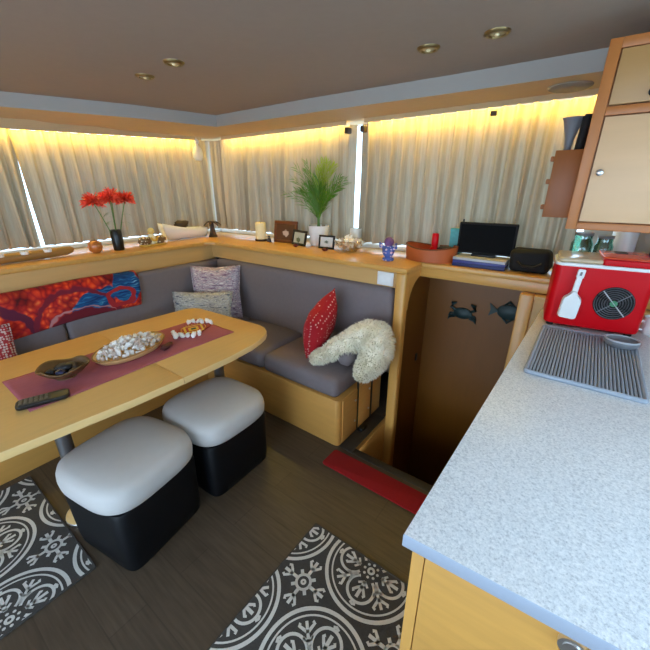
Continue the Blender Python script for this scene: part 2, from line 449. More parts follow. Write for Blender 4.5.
# stairwell
b = BM(); box(b, -.955, -.901, FE+.006, 2.06, -.95, -.04); struct('wall_stairs_side', b, M['base_wood'], 0)
b = BM(); box(b, -.92, -.88, 2.01, YB, -.95, 1.06); struct('wall_stairs_left', b, M['stair_wood'], 0)
b = BM(); box(b, -.88, -.135, 2.50, YB, -.95, 1.03); struct('wall_stairs_back', b, M['stair_wood'], 0)
b = BM(); box(b, -.135, -.10, FE+.006, YB, -.95, -.04); struct('wall_stairs_right', b, M['stair_wood'], 0)
b = BM(); box(b, -.96, -.1, FE, YB, -1.0, -.95); struct('floor_stairwell', b, M['dark_floor'], 0)
t = thing('stair_steps', 'dark companionway steps going down below the red mat', 'stairs', (-.53, 1.6, -.95))
b = BM(); box(b, -.375, .39, -.03, .21, .37, .40, .004); obj('tread', b, M['dark_floor'], t)
b = BM(); box(b, -.375, .39, .18, .42, .04, .07, .004); obj('tread', b, M['dark_floor'], t)
b = BM(); box(b, -.37, .385, -.045, -.03, 0, .86); obj('riser', b, M['stair_wood'], t)
tag(obj('door_catch', box(BM(), -.88, -.868, 2.36, 2.385, .30, .36, .003), M['black']), 'small black catch on the dark wood side of the stairwell', 'catch')

# ------------------------------------------------------------------ window ledge
t = thing('window_ledge', 'long maple ledge running under the curtained windows and over the stairwell', 'ledge', (0,0,0))
b = BM()
prism(b, [(XL+.002, -1.4), (-2.75, -1.4), (-2.75, 1.90), (-2.68, 1.965), (-.825, 1.935), (-.825, 2.17), (.75, 2.17), (.75, YB-.002), (XL+.002, YB-.002)], 1.068, 1.10, .006)
obj('top', b, M['wood_x'], t)
b = BM()
box(b, -2.80, -2.775, -1.4, 2.02, .90, 1.068); obj('fascia', b, M['fascia'], t)
b = BM(); box(b, -2.775, -.90, 1.995, 2.02, .957, 1.068); obj('fascia', b, M['fascia'], t)
b = BM(); box(b, -.865, .74, 2.18, 2.205, 1.01, 1.068, .004); obj('bridge_rail', b, M['wood_x'], t)
b = BM(); box(b, -.90, -.832, 1.945, 2.01, -.95, 1.068, .012, 3); obj('post', b, M['wood'], t)
b = BM()      # skirt with curved lower edge where the ledge steps back
pts = [(2.0, 1.068), (2.0, .82)] + [(2.19-.17*math.cos(R(a)), .82+.19*math.sin(R(a))) for a in range(0, 91, 15)] + [(2.19, 1.068)]
lo = [b.verts.new((-.878, y, z)) for y, z in pts]; hi = [b.verts.new((-.835, y, z)) for y, z in pts]
b.faces.new(lo); b.faces.new(hi[::-1])
for i in range(len(pts)): b.faces.new((lo[i], lo[(i+1) % len(pts)], hi[(i+1) % len(pts)], hi[i]))
obj('bracket', b, M['wood_y'], t)
b = BM(); box(b, -.235, -.165, 2.115, 2.185, -.95, 1.01, .008); obj('post', b, M['wood'], t)
b = BM(); box(b, -.165, .74, 2.14, 2.165, 0, .985); box(b, -.165, .74, 2.12, 2.185, .985, 1.008, .004); obj('end_panel', b, M['fascia'], t)

# white socket plate
t = thing('switch_plate', 'white double switch plate on the ledge front above the sofa end', 'switch', (-.985, 1.995, 1.008))
b = BM(); box(b, -.062, .052, -.010, 0, -.044, .044, .004); obj('plate', b, M['white'], t)
for x in (-.034, .024): obj('rocker', box(BM(), x-.02, x+.02, -.0145, -.010, -.024, .024, .002), M['white'], t)

# ------------------------------------------------------------------ curtains + LED
def curtain(name, label, axis, s0, s1, base, z0, ztop, pitch, amp, gather=0, ph=0., narrow=(1,1)):
    L = s1-s0; nu = max(40, int(L/.006)); nv = 22
    rnd = random.Random(int(ph*100)+5)
    offs = [rnd.uniform(-.9, .9) for _ in range(int(abs(L)/pitch)+8)]
    def f(u, v):
        z = z0+(ztop(s0+u*L)-z0)*v
        w = narrow[0]+(narrow[1]-narrow[0])*v
        s = s0+L*u*w if gather >= 0 else s1-L*(1-u)*w
        p = u*abs(L)/pitch
        k = int(p); fr = p-k
        o = offs[k]*(1-fr)+offs[k+1]*fr
        a = amp*(1.0-.35*v)*(1+.35*o)
        d = a*math.sin(2*math.pi*(p+.18*o)+ph) + .35*a*math.sin(4*math.pi*p+1.3*o+ph+.8*v) + .012*noise.noise((s*4, z*2, ph))
        s += .018*math.sin(2*math.pi*p*.5+2*o+ph)*(1-v)
        return (base+d, s, z) if axis == 'y' else (s, base+d, z)
    bm = BM(); grid(bm, f, nu, nv)
    o = obj(name, bm, M['curtain'], smooth=180, recalc=False)
    return tag(o, label, 'curtain', 'pleated beige curtains')
zt_left = lambda y: 1.90+.095*max(0, min(1, (y-.3)/2.1))-.012
zt_back = lambda x: 1.98
XC, YC = XL+.105, YB-.105
curtain('curtain', 'beige pleated curtain at the far left edge of the photo', 'y', -.75, .864, XC, 1.15, zt_left, .075, .03, ph=.4, narrow=(.994, 1))
curtain('curtain', 'widest beige curtain, behind the red flowers', 'y', .847, 2.432, XC, 1.15, zt_left, .09, .03, ph=1.9)
curtain('curtain', 'narrow bunched beige curtain drawn into the corner behind the dark palm figurine', 'x', -3.215, -3.01, YC-.02, 1.15, zt_back, .055, .028, ph=3.1)
curtain('curtain', 'beige curtain directly behind the potted palm', 'x', -2.99, -1.535, YC, 1.15, zt_back, .078, .03, ph=4.4)
curtain('curtain', 'beige curtain at the right, behind the black screen and orange tray', 'x', -1.475, -.06, YC, 1.15, zt_back, .085, .032, ph=5.2)

def led(label, pts):
    t = thing('led_strip', label, 'light strip', (0,0,0), 0, 'warm LED strips above the curtains')
    bm = BM(); tube(bm, pts, .007, 6); obj('glowing_tube', bm, M['led'], t)
    d = Vector((.022, 0, -.004)) if abs(pts[0][0]-pts[-1][0]) < .01 else Vector((0, -.022, -.004))
    bm = BM()
    pts = [Vector(p) for p in pts]; e = (pts[-1]-pts[0]).normalized()*.035
    pts = [pts[0]-e*.5]+pts[1:-1]+[pts[-1]+e]
    for a, c in zip(pts, pts[1:]):
        a, c = Vector(a)+d, Vector(c)+d
        for off in (Vector((0,0,0)), d*.18-Vector((0,0,d.z*.18))):
            q(bm, a+off+Vector((0,0,.070)), c+off+Vector((0,0,.070)), c+off-Vector((0,0,.010)), a+off-Vector((0,0,.010)))
        q(bm, a-Vector((0,0,.010)), c-Vector((0,0,.010)), c+d*.18-Vector((0,0,.010+d.z*.18)), a+d*.18-Vector((0,0,.010+d.z*.18)))
    obj('added_baffle', bm, M['tan'], t)  # lip added to hide the tube and block its spill on the underside
led('glowing yellow LED strip above the left hand window curtains', [(XC+.058, y, zt_left(y)+.006) for y in (-.75, .3, .8, 1.3, 1.8, 2.25)])
led('glowing yellow LED strip above the curtain behind the potted palm', [(-2.95, YC-.060, 1.984), (-1.6, YC-.060, 1.984)])
led('glowing yellow LED strip above the right hand curtain by the wall cabinet', [(-1.40, YC-.060, 1.984), (-.06, YC-.060, 1.984)])

# curtain hooks at the bunched ends
for x, lab in ((-1.565, 'small dark curtain tie at the right end of the curtain behind the palm'), (-1.435, 'small dark curtain tie at the left end of the right hand curtain')):
    bm = BM(); box(bm, x-.018, x+.018, YC-.085, YC-.035, 1.915, 1.955, .008); tag(obj('curtain_tie', bm, M['dark_brown']), lab, 'curtain tie')
bm = BM(); box(bm, -.60, -.565, YC-.075, YC-.05, 1.93, 1.955, .005)
tag(obj('curtain_tie', bm, M['dark_brown']), 'small dark clip near the top of the right hand curtain below the grey speaker', 'curtain tie')

# hanging white ornament
t = thing('hanging_ornament', 'small translucent white bottle-shaped ornament hanging before the left curtain near the corner', 'ornament', (-3.13, 2.215, 1.79))
bm = BM(); lathe(bm, [(0,0), (.03,.004), (.045,.03), (.046,.07), (.035,.105), (.014,.13), (.012,.145), (.02,.15), (.022,.165), (.012,.18), (0,.182)], 20)
obj('body', bm, pbr('milky_plastic', (205,204,204), .4, var=.03), t)
obj('cord', tube(BM(), [(0,0,.18), (0,0,.196)], .002, 6), M['white'], t)

# ------------------------------------------------------------------ ceiling fittings
t0 = None
for x, y, lab in ((-1.99, 1.15, 'lower of the two brass ceiling downlights on the left'), (-1.68, 1.12, 'upper of the two brass ceiling downlights on the left'),
                  (-.69, 1.64, 'left one of the two brass downlights near the right cabinet'), (-.43, 1.64, 'brass ceiling downlight closest to the right wall cabinet')):
    if t0 is None:
        t0 = thing('ceiling_downlight', lab, 'downlight', (x, y, 2.08), 0, 'brass ceiling downlights')
        obj('bezel', lathe(BM(), [(.026,-.004), (.029,-.010), (.038,-.010), (.045,-.004), (.046,0), (.026,0)], 28), M['brass'], t0)
        obj('lens', lathe(BM(), [(0,-.006), (.018,-.007), (.0265,-.005), (.0265,-.001), (0,-.001)], 24), pbr('lamp_lens', (190,180,140), .15, var=.1), t0)
        obj('bulb', lathe(BM(), [(0,-.013), (.006,-.012), (.008,-.010), (.009,-.0075), (0,-.0075)], 14), M['cream'], t0)
    else: dup(t0, (x, y, 2.08), None, lab)
t = thing('ceiling_speaker', 'round flat grey speaker under the ceiling border beside the wall cabinet', 'speaker', (-.225, 2.25, 1.999))
obj('grille', lathe(BM(), [(0,-.018), (.05,-.018), (.074,-.015), (.085,-.008), (.085,-.001), (0,-.001)], 36), M['speaker'], t)
obj('rim', lathe(BM(), [(.085,-.010), (.091,-.007), (.093,-.001), (.085,-.001)], 36), M['speaker'], t)

# ------------------------------------------------------------------ corner sofa
def cushion(x0, x1, y0, y1, z0, z1, r=.04, puff=.012, n=10):
    bm = bmesh.new(); box(bm, x0, x1, y0, y1, z0, z1, r, 4)
    bmesh.ops.subdivide_edges(bm, edges=[e for e in bm.edges if e.calc_length() > .12], cuts=4, use_grid_fill=True)
    cx, cy, cz = (x0+x1)/2, (y0+y1)/2, (z0+z1)/2
    for v in bm.verts:
        u = 1-min(1, abs(v.co.x-cx)/((x1-x0)/2))**2; w = 1-min(1, abs(v.co.y-cy)/((y1-y0)/2))**2; h = 1-min(1, abs(v.co.z-cz)/((z1-z0)/2))**2
        dims = sorted(((x1-x0, 0), (y1-y0, 1), (z1-z0, 2)))
        ax = dims[0][1]
        e = (w*h, u*h, u*w)[ax]
        v.co[ax] += puff*e*(1 if v.co[ax] > (cx, cy, cz)[ax] else -.0)
    return bm
t = thing('corner_sofa', 'L-shaped grey corner sofa on a maple base behind the table', 'sofa', (0,0,0))
b = BM(); prism(b, [(-3.3, -1.3), (-2.34, -1.3), (-2.34, 1.49)] + [(-1.03+.03*math.sin(R(a)), 1.52-.03*math.cos(R(a))) for a in range(0, 91, 15)] + [(-1.0, 1.985), (-1.0, 2.04), (-3.3, 2.04)], 0, .338, .003)
obj('base', b, M['base_wood'], t)
b = BM(); box(b, -1.0, -.992, 1.53, 1.70, .012, .33, .003); obj('end_board', b, M['base_wood'], t)
b = BM(); box(b, -1.0, -.992, 1.725, 1.88, .012, .33, .003); obj('end_board', b, M['base_wood'], t)
b = BM(); box(b, -1.0, -.994, 1.702, 1.723, .0, .40, .001); obj('end_strap', b, M['black'], t)
b = BM(); box(b, -1.0, -.994, 1.885, 1.91, .0, .40, .001); obj('end_strap', b, M['black'], t)
sc0 = None
for y, z in ((1.675, .26), (1.675, .10), (1.855, .26), (1.855, .10)):
    bm = BM(); tube(bm, [(-.994, y, z), (-.987, y, z)], .008, 12); obj('screw', bm, M['chrome'], t)
for i, (x0, x1) in enumerate(((-2.26, -1.66), (-1.655, -1.015))):
    obj('seat_cushion', cushion(x0, x1, 1.485, 1.972, .34, .475, .045, .015), M['sofa'], t)
obj('seat_cushion', cushion(-2.775, -2.265, 1.46, 1.972, .34, .475, .045, .012), M['sofa'], t)
for y0, y1 in ((.70, 1.455), (-.1, .695), (-1.2, -.105)):
    obj('seat_cushion', cushion(-2.775, -2.32, y0, y1, .34, .475, .045, .012), M['sofa'], t)
for x0, x1 in ((-2.70, -.915),):
    bm = cushion(x0, x1, 1.955, 2.052, .40, .955, .04, .0); obj('back_cushion', bm, M['sofa'], t)
for y0, y1 in ((.72, 2.04), (-.15, .715), (-1.2, -.155)):
    bm = cushion(-2.772, -2.695, y0, y1, .40, .945, .034, .0); obj('back_cushion', bm, M['sofa'], t)
obj('arm_bolster', cushion(-1.13, -1.02, 1.63, 1.93, .49, .60, .05, .0), M['sofa'], t)
# dark sill strip of floor beside the sofa end, with a small black bracket
b = BM(); box(b, -.998, -.902, 1.50, 1.944, 0, .006, .002); struct('trim_sofa_end', b, M['dark_floor'])
tag(obj('floor_bracket', box(BM(), -.985, -.945, 1.70, 1.77, .006, .03, .006), M['black']), 'black bracket on the floor strip at the sofa end', 'bracket')

# printed throw over the left backrest
YT0, YT1 = -.45, 1.24
def throw_pt(u, v):
    y = YT0+(YT1-YT0)*u
    drop = .70 + .035*math.sin(u*9+1)*.5 + .05*max(0, u-.8)*2
    w = .010*noise.noise((y*5, v*3, 2.1))
    if v < .15: k = v/.15; return (-2.768+.023*k, y, .958+.004*math.sin(y*9))
    if v < .3:
        a = (v-.15)/.15*math.pi/2; return (-2.745+.056*math.sin(a)+.0*w, y, .922+.04*math.cos(a)+.003*math.sin(y*9))
    k = (v-.3)/.7
    return (-2.687+.012*math.sin(k*3)+w+.005, y+.02*k*math.sin(y*4), .922+(drop-.922)*k)
bm = BM(); grid(bm, throw_pt, 90, 26, uv=lambda u, v: (YT0+(YT1-YT0)*u, .922-.222*(v-.3)/.7 if v > .3 else .922+.10*(.3-v)/.3))
o = obj('printed_throw', bm, M['throw'], smooth=180)
md = o.modifiers.new('thick', 'SOLIDIFY'); md.thickness = .006; md.offset = 1
tag(o, 'red orange and blue printed throw draped over the left sofa backrest', 'throw')

# pillows
def pillow(name, label, mat, loc, ax, up, hw, hh, th, seed=1, group=None):
    bm = BM()
    def f(s):
        def g(u, v):
            x = 2*u-1; y = 2*v-1
            e = max(0, (1-abs(x)**2.4)*(1-abs(y)**2.4))**.55
            px = hw*x*(1-.07*(1-y*y)*0 - .09*(1-abs(y))*abs(x)**3); py = hh*y*(1-.09*(1-abs(x))*abs(y)**3)
            wr = .006*noise.noise((x*3+seed, y*3, s))*e
            return (px, py, s*th*e+wr)
        return g
    grid(bm, f(1), 22, 22); grid(bm, f(-1), 22, 22)
    bmesh.ops.remove_doubles(bm, verts=bm.verts[:], dist=.0015)
    t = thing(name, label, 'pillow', (0,0,0), 0, group)
    a = Vector(ax).normalized(); u = Vector(up); u = (u-a*u.dot(a)).normalized(); n = a.cross(u)
    mtx = Matrix((a, u, n)).transposed().to_4x4(); mtx.translation = Vector(loc)
    t.matrix_world = mtx
    obj('cover', bm, mat, t, smooth=180)
    pts = []
    for k in range(4):
        for i in range(8):
            s = -1+2*i/8
            x, y = ((s, -1), (1, s), (-s, 1), (-1, -s))[k]
            pts.append((hw*x*(1-.09*(1-abs(y))*abs(x)**3), hh*y*(1-.09*(1-abs(x))*abs(y)**3), 0))
    tb = BM(); tube(tb, pts, .004, 6, closed=True); obj('seam', tb, mat, t, smooth=180)
    return t
pillow('throw_pillow', 'square pink grey and white woven pillow upright in the sofa corner', M['cushion_pink'], (-2.47, 1.77, .715), (.80, .60, .02), (-.16, .2, 1), .212, .225, .055, 1)
pillow('throw_pillow', 'low grey and cream woven pillow in front of the pink one', M['cushion_grey'], (-2.405, 1.57, .62), (.83, .56, .02), (-.18, .25, 1), .25, .15, .045, 2)
pillow('throw_pillow', 'red pillow with pale dots leaning on the sofa back beside the sheepskin', M['red_pillow'], (-1.315, 1.725, .70), (-.21, 1.33, .53), (.45, -.37, 1.21), .182, .182, .085, 3)
pillow('throw_pillow', 'red and white patterned pillow at the left edge before the printed throw', M['lace'], (-2.62, .235, .64), (.12, 1, 0), (-.25, 0, 1), .19, .17, .045, 4)

# fluffy sheepskin
SPINE = [((-1.275,1.575,.515), .030), ((-1.225,1.60,.540), .046), ((-1.15,1.665,.590), .064), ((-1.07,1.74,.645), .080), ((-.985,1.80,.690), .096), ((-.92,1.80,.672), .104), ((-.895,1.745,.610), .098), ((-.905,1.69,.550), .080), ((-.925,1.645,.500), .056), ((-.932,1.62,.455), .028)]
def spine(u):
    n = len(SPINE)-1; x = min(n-1e-6, max(0, u*n)); k = int(x); f = x-k
    P = [Vector(SPINE[max(0, min(n, k+d))][0]) for d in (-1, 0, 1, 2)]
    c = .5*((2*P[1])+(P[2]-P[0])*f+(2*P[0]-5*P[1]+4*P[2]-P[3])*f*f+(3*P[1]-P[0]-3*P[2]+P[3])*f**3)
    r = SPINE[k][1]*(1-f)+SPINE[min(n, k+1)][1]*f
    return c, r
def fleece(u, a):
    c, r = spine(u); d = (spine(min(1, u+.02))[0]-spine(max(0, u-.02))[0]).normalized()
    s1 = d.cross(Vector((.45, .6, .9))).normalized(); s2 = d.cross(s1)
    r *= min(1, math.sqrt(max(.02, 1-(1-min(1, u/.07))**2)), math.sqrt(max(.02, 1-(1-min(1, (1-u)/.07))**2)))
    n = s1*math.cos(a)+s2*math.sin(a)
    p = c+(s1*math.cos(a)*.95+s2*math.sin(a)*.85)*r
    return p+noise.noise_vector(p*14)*.010, n
t = thing('sheepskin', 'fluffy cream sheepskin draped over the right end of the sofa', 'sheepskin', (0,0,0))
bm = BM(); grid(bm, lambda u, v: tuple(fleece(u, 2*math.pi*v)[0]), 40, 28)
bmesh.ops.remove_doubles(bm, verts=bm.verts[:], dist=1e-4)
obj('hide', bm, M['hide'], t, smooth=180)
bm = BM(); rnd = random.Random(3)
for _ in range(11000):
    u, v = rnd.random(), rnd.random()*2*math.pi
    p, n = fleece(u, v)
    cl = noise.noise_vector(p*30)
    d = (n*1.0+cl*.65+Vector((rnd.uniform(-.35,.35), rnd.uniform(-.35,.35), rnd.uniform(-.5,.15)))).normalized()
    ln = rnd.uniform(.014, .028); w = .0030
    s = d.cross(Vector((rnd.uniform(-1,1), rnd.uniform(-1,1), rnd.uniform(-1,1)))).normalized()*w
    m1 = p+d*ln*.6; e = p+d*ln+Vector((0, 0, -.005))
    A, B_, C_, D_, E_ = [bm.verts.new(x) for x in (p-s, p+s, m1+s*.8, m1-s*.8, e)]
    bm.faces.new((A, B_, C_, D_)); bm.faces.new((D_, C_, E_))
o = obj('wool', bm, M['wool'], t, smooth=180, recalc=False); o['kind'] = 'stuff'

# ------------------------------------------------------------------ table
TZ = .72
t = thing('dining_table', 'long maple saloon table with rounded corners beside the sofa', 'table', (-1.82, .6, 0))
NEAR = [(-1.45,-.25), (-1.435,.1), (-1.415,.3), (-1.395,.5), (-1.386,.755)]
TIP = [(-1.386,.758), (-1.388,1.03), (-1.405,1.2), (-1.43,1.295), (-1.455,1.355), (-1.49,1.40), (-1.54,1.43), (-1.60,1.443), (-2.19,1.415), (-2.24,1.395), (-2.275,1.34), (-2.32,.758)]
FAR = [(-2.32,.755), (-2.315,.5), (-2.30,.1), (-2.27,-.25)]
for poly in (TIP, NEAR+FAR):
    bm = BM(); prism(bm, [(x+1.82, y-.6) for x, y in poly], TZ-.036, TZ, .0025)
    bmesh.ops.recalc_face_normals(bm, faces=bm.faces[:]); bm.normal_update()
    for f in bm.faces: f.material_index = 1 if abs(f.normal.z) < .5 else 0
    obj('table_leaf', bm, [M['table'], M['edge']], t)
for x, y in ((.055, -.268), (.07, .60)):
    bm = BM(); tube(bm, [(x, y, .02), (x, y, TZ-.036)], .032, 20); obj('leg', bm, M['steel'], t)
    bm = BM(); lathe(bm, [(0,0), (.085,0), (.09,.004), (.09,.016), (.082,.02), (0,.02)], 32, (x, y, 0)); obj('foot_plate', bm, M['edge'], t)
    bm = BM(); lathe(bm, [(.0905,.002), (.0925,.004), (.0925,.014), (.0905,.016)], 32, (x, y, 0)); obj('plate_rim', bm, M['chrome'], t)

bm = BM(); grid(bm, lambda u, v: (-2.02+.385*u+.004*math.sin(v*7), .235+1.03*v, TZ+.0022+.0012*math.sin(u*20)*math.sin(v*30)), 20, 50)
o = obj('table_runner', bm, M['runner'], smooth=180); md = o.modifiers.new('thick', 'SOLIDIFY'); md.thickness = .0015; md.offset = -1
tag(o, 'dusty pink cloth runner lying along the dining table', 'table runner')
TR = TZ+.004

# leaf bowl with dark pods
t = thing('leaf_bowl', 'brown leaf-shaped wooden bowl on the near end of the pink runner', 'bowl', (-1.838, .432, TR))
def bowl_pt(u, v):
    a = 2*math.pi*u; r = .04+.054*v
    r *= 1+.09*v*math.sin(2*a+.9)+.05*v*math.sin(5*a)
    return (r*math.cos(a)*.95, r*math.sin(a)*1.15,   .006+.048*v**1.4+.010*v*math.sin(4*a))
bm = BM(); grid(bm, bowl_pt, 48, 8); lathe(bm, [(0,.003), (.042,.003)], 48)
bmesh.ops.remove_doubles(bm, verts=bm.verts[:], dist=.001)
o = obj('shell', bm, M['brown'], t, smooth=180); md = o.modifiers.new('thick', 'SOLIDIFY'); md.thickness = .006
bm = BM()
for k in range(6):
    a = k*math.pi/3; tube(bm, [bowl_pt(a/6.2832, s) [:2]+(bowl_pt(a/6.2832, s)[2]+.004,) for s in (.1, .4, .7, .95)], [.004, .003, .002, .001], 6)
obj('vein', bm, M['dark_brown'], t)
def blob(r, sx, sy, sz, seed, rough=.25, tw=0):
    bm = BM(); bmesh.ops.create_icosphere(bm, subdivisions=3, radius=r)
    for v in bm.verts:
        k = 1+rough*noise.noise(v.co*(1.6/r)+Vector((seed, seed*2, 0)))
        v.co = Vector((v.co.x*k*sx, v.co.y*k*sy, v.co.z*k*sz))
    return bm
for i, (x, y, z, r, m, lab) in enumerate(((-1.875, .45, .046, .030, 'stone', 'long black pod lying in the middle of the brown leaf bowl'), (-1.828, .415, .050, .021, 'stone_blue', 'shiny dark blue stone in the brown leaf bowl'),
        (-1.855, .49, .044, .024, 'dark_brown', 'brown pod at the far side of the brown leaf bowl'), (-1.885, .395, .042, .020, 'stone', 'black stone at the left side of the brown leaf bowl'), (-1.82, .46, .042, .018, 'stone', 'small black stone at the right side of the brown leaf bowl'))):
    o = obj('pebble', blob(r, 1.0, 1.5 if i == 0 else 1.1, .8, i), M[m], smooth=180); o.location = (x+.024, y-.008, TR+z-.010); o.rotation_euler = (0, .2, i*.9)
    tag(o, lab, 'pebble', 'dark pods and stones in the leaf bowl')

# remote
t = thing('remote_control', 'black remote control with grey keys at the near corner of the runner', 'remote control', (-1.675, .295, TR), R(-18))
bm = BM(); prism(bm, rounded(-.036, .036, -.09, .09, .022, 6), 0, .018, .005, seg=3); obj('body', bm, M['black'], t)
bm = BM(); prism(bm, rounded(-.029, .029, -.083, .028, .014, 5), .018, .0192); obj('key_panel', bm, M['dark_grey'], t)
for i in range(3):
    for j in range(6):
        bm = BM(); box(bm, -.024+.017*i, -.011+.017*i, -.078+.017*j, -.066+.017*j, .0192, .0215, .001); obj('key', bm, pbr('key_grey', (96,92,84), .5) if (i+j) == 0 else bpy.data.materials['key_grey'], t)

# oval tray of shells
t = thing('oval_tray', 'oval pale wooden tray heaped with white shells on the pink runner', 'tray', (-1.853, .745, TR), R(14))
bm = BM(); lathe(bm, [(0,.004), (.75,.004), (.86,.012), (1.0,.036), (1.02,.038), (1.03,.034), (.9,.006), (.78,0), (0,0)], 48, sx=.122, sy=.195); obj('dish', bm, M['edge'], t)
bm = BM(); tube(bm, [(.1245*math.cos(a/40*2*math.pi), .199*math.sin(a/40*2*math.pi), .037) for a in range(40)], .004, 6, closed=True); obj('rim', bm, M['log'], t)
def cone_shell():
    bm = BM(); pts, rr = [], []
    for i in range(26):
        k = i/25; a = k*4*math.pi*1.4
        r = .007*(1-k); pts.append((r*math.cos(a), r*math.sin(a), .026*k)); rr.append(.0075*(1-k)+.0012)
    tube(bm, pts, rr, 8); return bm
def clam_shell():
    bm = BM()
    def f(s):
        def g(u, v):
            a = math.pi*(.12+.76*u); r = .020*v
            z = .009*(1-(v-.25)**2*1.3)*math.sin(math.pi*min(1, .1+v*.9))*s
            return (r*math.cos(a)*(1+.05*math.sin(24*a)), r*math.sin(a), z*(.85+.15*math.cos(22*a)))
        return g
    grid(bm, f(1), 26, 8); grid(bm, f(.25), 26, 8); return bm
def chunk(seed): return blob(.013, 1.2, .8, .7, seed, .7)
protos = []
for k, (bmf, mm) in enumerate(((cone_shell(), 'shell'), (clam_shell(), 'shell'), (chunk(3), 'shell'), (chunk(8), 'shell_pink'), (cone_shell(), 'shell_pink'), (chunk(14), 'shell'))):
    me = bpy.data.meshes.new('seashell'); bmesh.ops.recalc_face_normals(bmf, faces=bmf.faces[:]); bmf.to_mesh(me); bmf.free(); me.materials.append(M[mm])
    me.polygons.foreach_set('use_smooth', [True]*len(me.polygons)); protos.append(me)
rnd = random.Random(11)
def shell_at(p, s, label, group, k=None):
    o = bpy.data.objects.new('seashell', protos[k if k is not None else rnd.choice((0,1,2,2,3,4,5))]); COL.objects.link(o)
    o.location = p; o.scale = (s,)*3; o.rotation_euler = (rnd.uniform(-1.6,1.6), rnd.uniform(-1.6,1.6), rnd.uniform(0,6.28))
    tag(o, label, 'seashell', group); return o
placed = []; tries = 0
ca, sa = math.cos(R(14)), math.sin(R(14))
while len(placed) < 105 and tries < 9000:
    tries += 1
    a = rnd.uniform(0, 6.283); r = math.sqrt(rnd.random())*.93
    x, y = .112*r*math.cos(a), .182*r*math.sin(a)
    z = .020 + .056*(1-r*r)*(rnd.random()**.4) + .010*r
    if any((x-p[0])**2+(y-p[1])**2+(z-p[2])**2 < .0205**2 for p in placed): continue
    placed.append((x, y, z))
for x, y, z in placed:
    shell_at((-1.853+ca*x-sa*y, .745+sa*x+ca*y, TR+z), rnd.uniform(.8, 1.25), 'small pale seashell heaped in the oval tray on the dining table', 'seashells in the oval tray')
o = obj('driftwood', blob(.028, .7, 1.7, .5, 5, .7), M['driftwood'], smooth=180); o.location = (-1.745, .885, TR+.012); o.rotation_euler = (0, 0, .5)
tag(o, 'small dark reddish piece of driftwood beside the shell tray', 'driftwood')
t = thing('beaded_coaster', 'red and gold beaded coaster on the far end of the runner', 'coaster', (-1.865, 1.135, TR), R(24))
bm = BM(); prism(bm, rounded(-.075, .075, -.09, .09, .01), 0, .006, .002); obj('mat', bm, M['bead'], t)
bm = BM()
for k in range(24):
    a = 2*math.pi*k/24; bmesh.ops.create_icosphere(bm, subdivisions=1, radius=.004, matrix=Matrix.Translation((.068*math.cos(a), .082*math.sin(a), .008)))
obj('bead_ring', bm, M['gold'], t)
k = 0
for x, y in ((-.065,-.085), (-.04,-.105), (-.015,-.095), (.01,-.11), (.035,-.098), (.06,-.085), (.075,-.06), (-.055,.09), (-.03,.10), (-.005,.092), (.02,.105), (-.075,.065), (.05,.093), (-.02,-.125)):
    c, s = math.cos(R(24)), math.sin(R(24))
    x, y = x*1.12, y*1.2
    shell_at((-1.865+c*x-s*y, 1.135+s*x+c*y, TR+.013), 1.2, 'white seashell lying beside the red and gold coaster', 'seashells round the coaster', (2, 0, 5)[k % 3]); k += 1

# ------------------------------------------------------------------ ottomans
def superell(cx, n, hw, p=4.0): return [(hw*math.copysign(abs(math.cos(a))**(2/p), math.cos(a)), hw*math.copysign(abs(math.sin(a))**(2/p), math.sin(a))) for a in (2*math.pi*i/n for i in range(n))]
t = thing('ottoman', 'nearer square ottoman with pale grey cushion top and black base', 'ottoman', (-1.480, .478, 0), R(10), 'ottomans beside the table')
bm = BM(); rings = []
for hw, z in ((.196, .0), (.202, .006), (.206, .05), (.212, .315), (.205, .33)):
    rings.append([bm.verts.new((x, y, z)) for x, y in superell(0, 64, hw, 9)])
for a, b_ in zip(rings, rings[1:]):
    for i in range(64): bm.faces.new((a[i], a[(i+1) % 64], b_[(i+1) % 64], b_[i]))
bm.faces.new(rings[0][::-1]); bm.faces.new(rings[-1]); obj('base', bm, M['black_leather'], t)
bm = BM(); rings = []
for hw, z in ((.20, .331), (.222, .335), (.234, .350), (.237, .385), (.234, .415), (.225, .440), (.195, .455), (.14, .464), (.07, .468)):
    rings.append([bm.verts.new((x, y, z)) for x, y in superell(0, 64, hw, 3.7 if hw > .19 else 3.2)])
for a, b_ in zip(rings, rings[1:]):
    for i in range(64): bm.faces.new((a[i], a[(i+1) % 64], b_[(i+1) % 64], b_[i]))
bm.faces.new(rings[0][::-1]); bm.faces.new(rings[-1]); obj('cushion_top', bm, M['ott_top'], t, smooth=60)
dup(t, (-1.492, .966, 0), R(2), 'farther square ottoman with pale grey cushion top and black base, by the sofa')

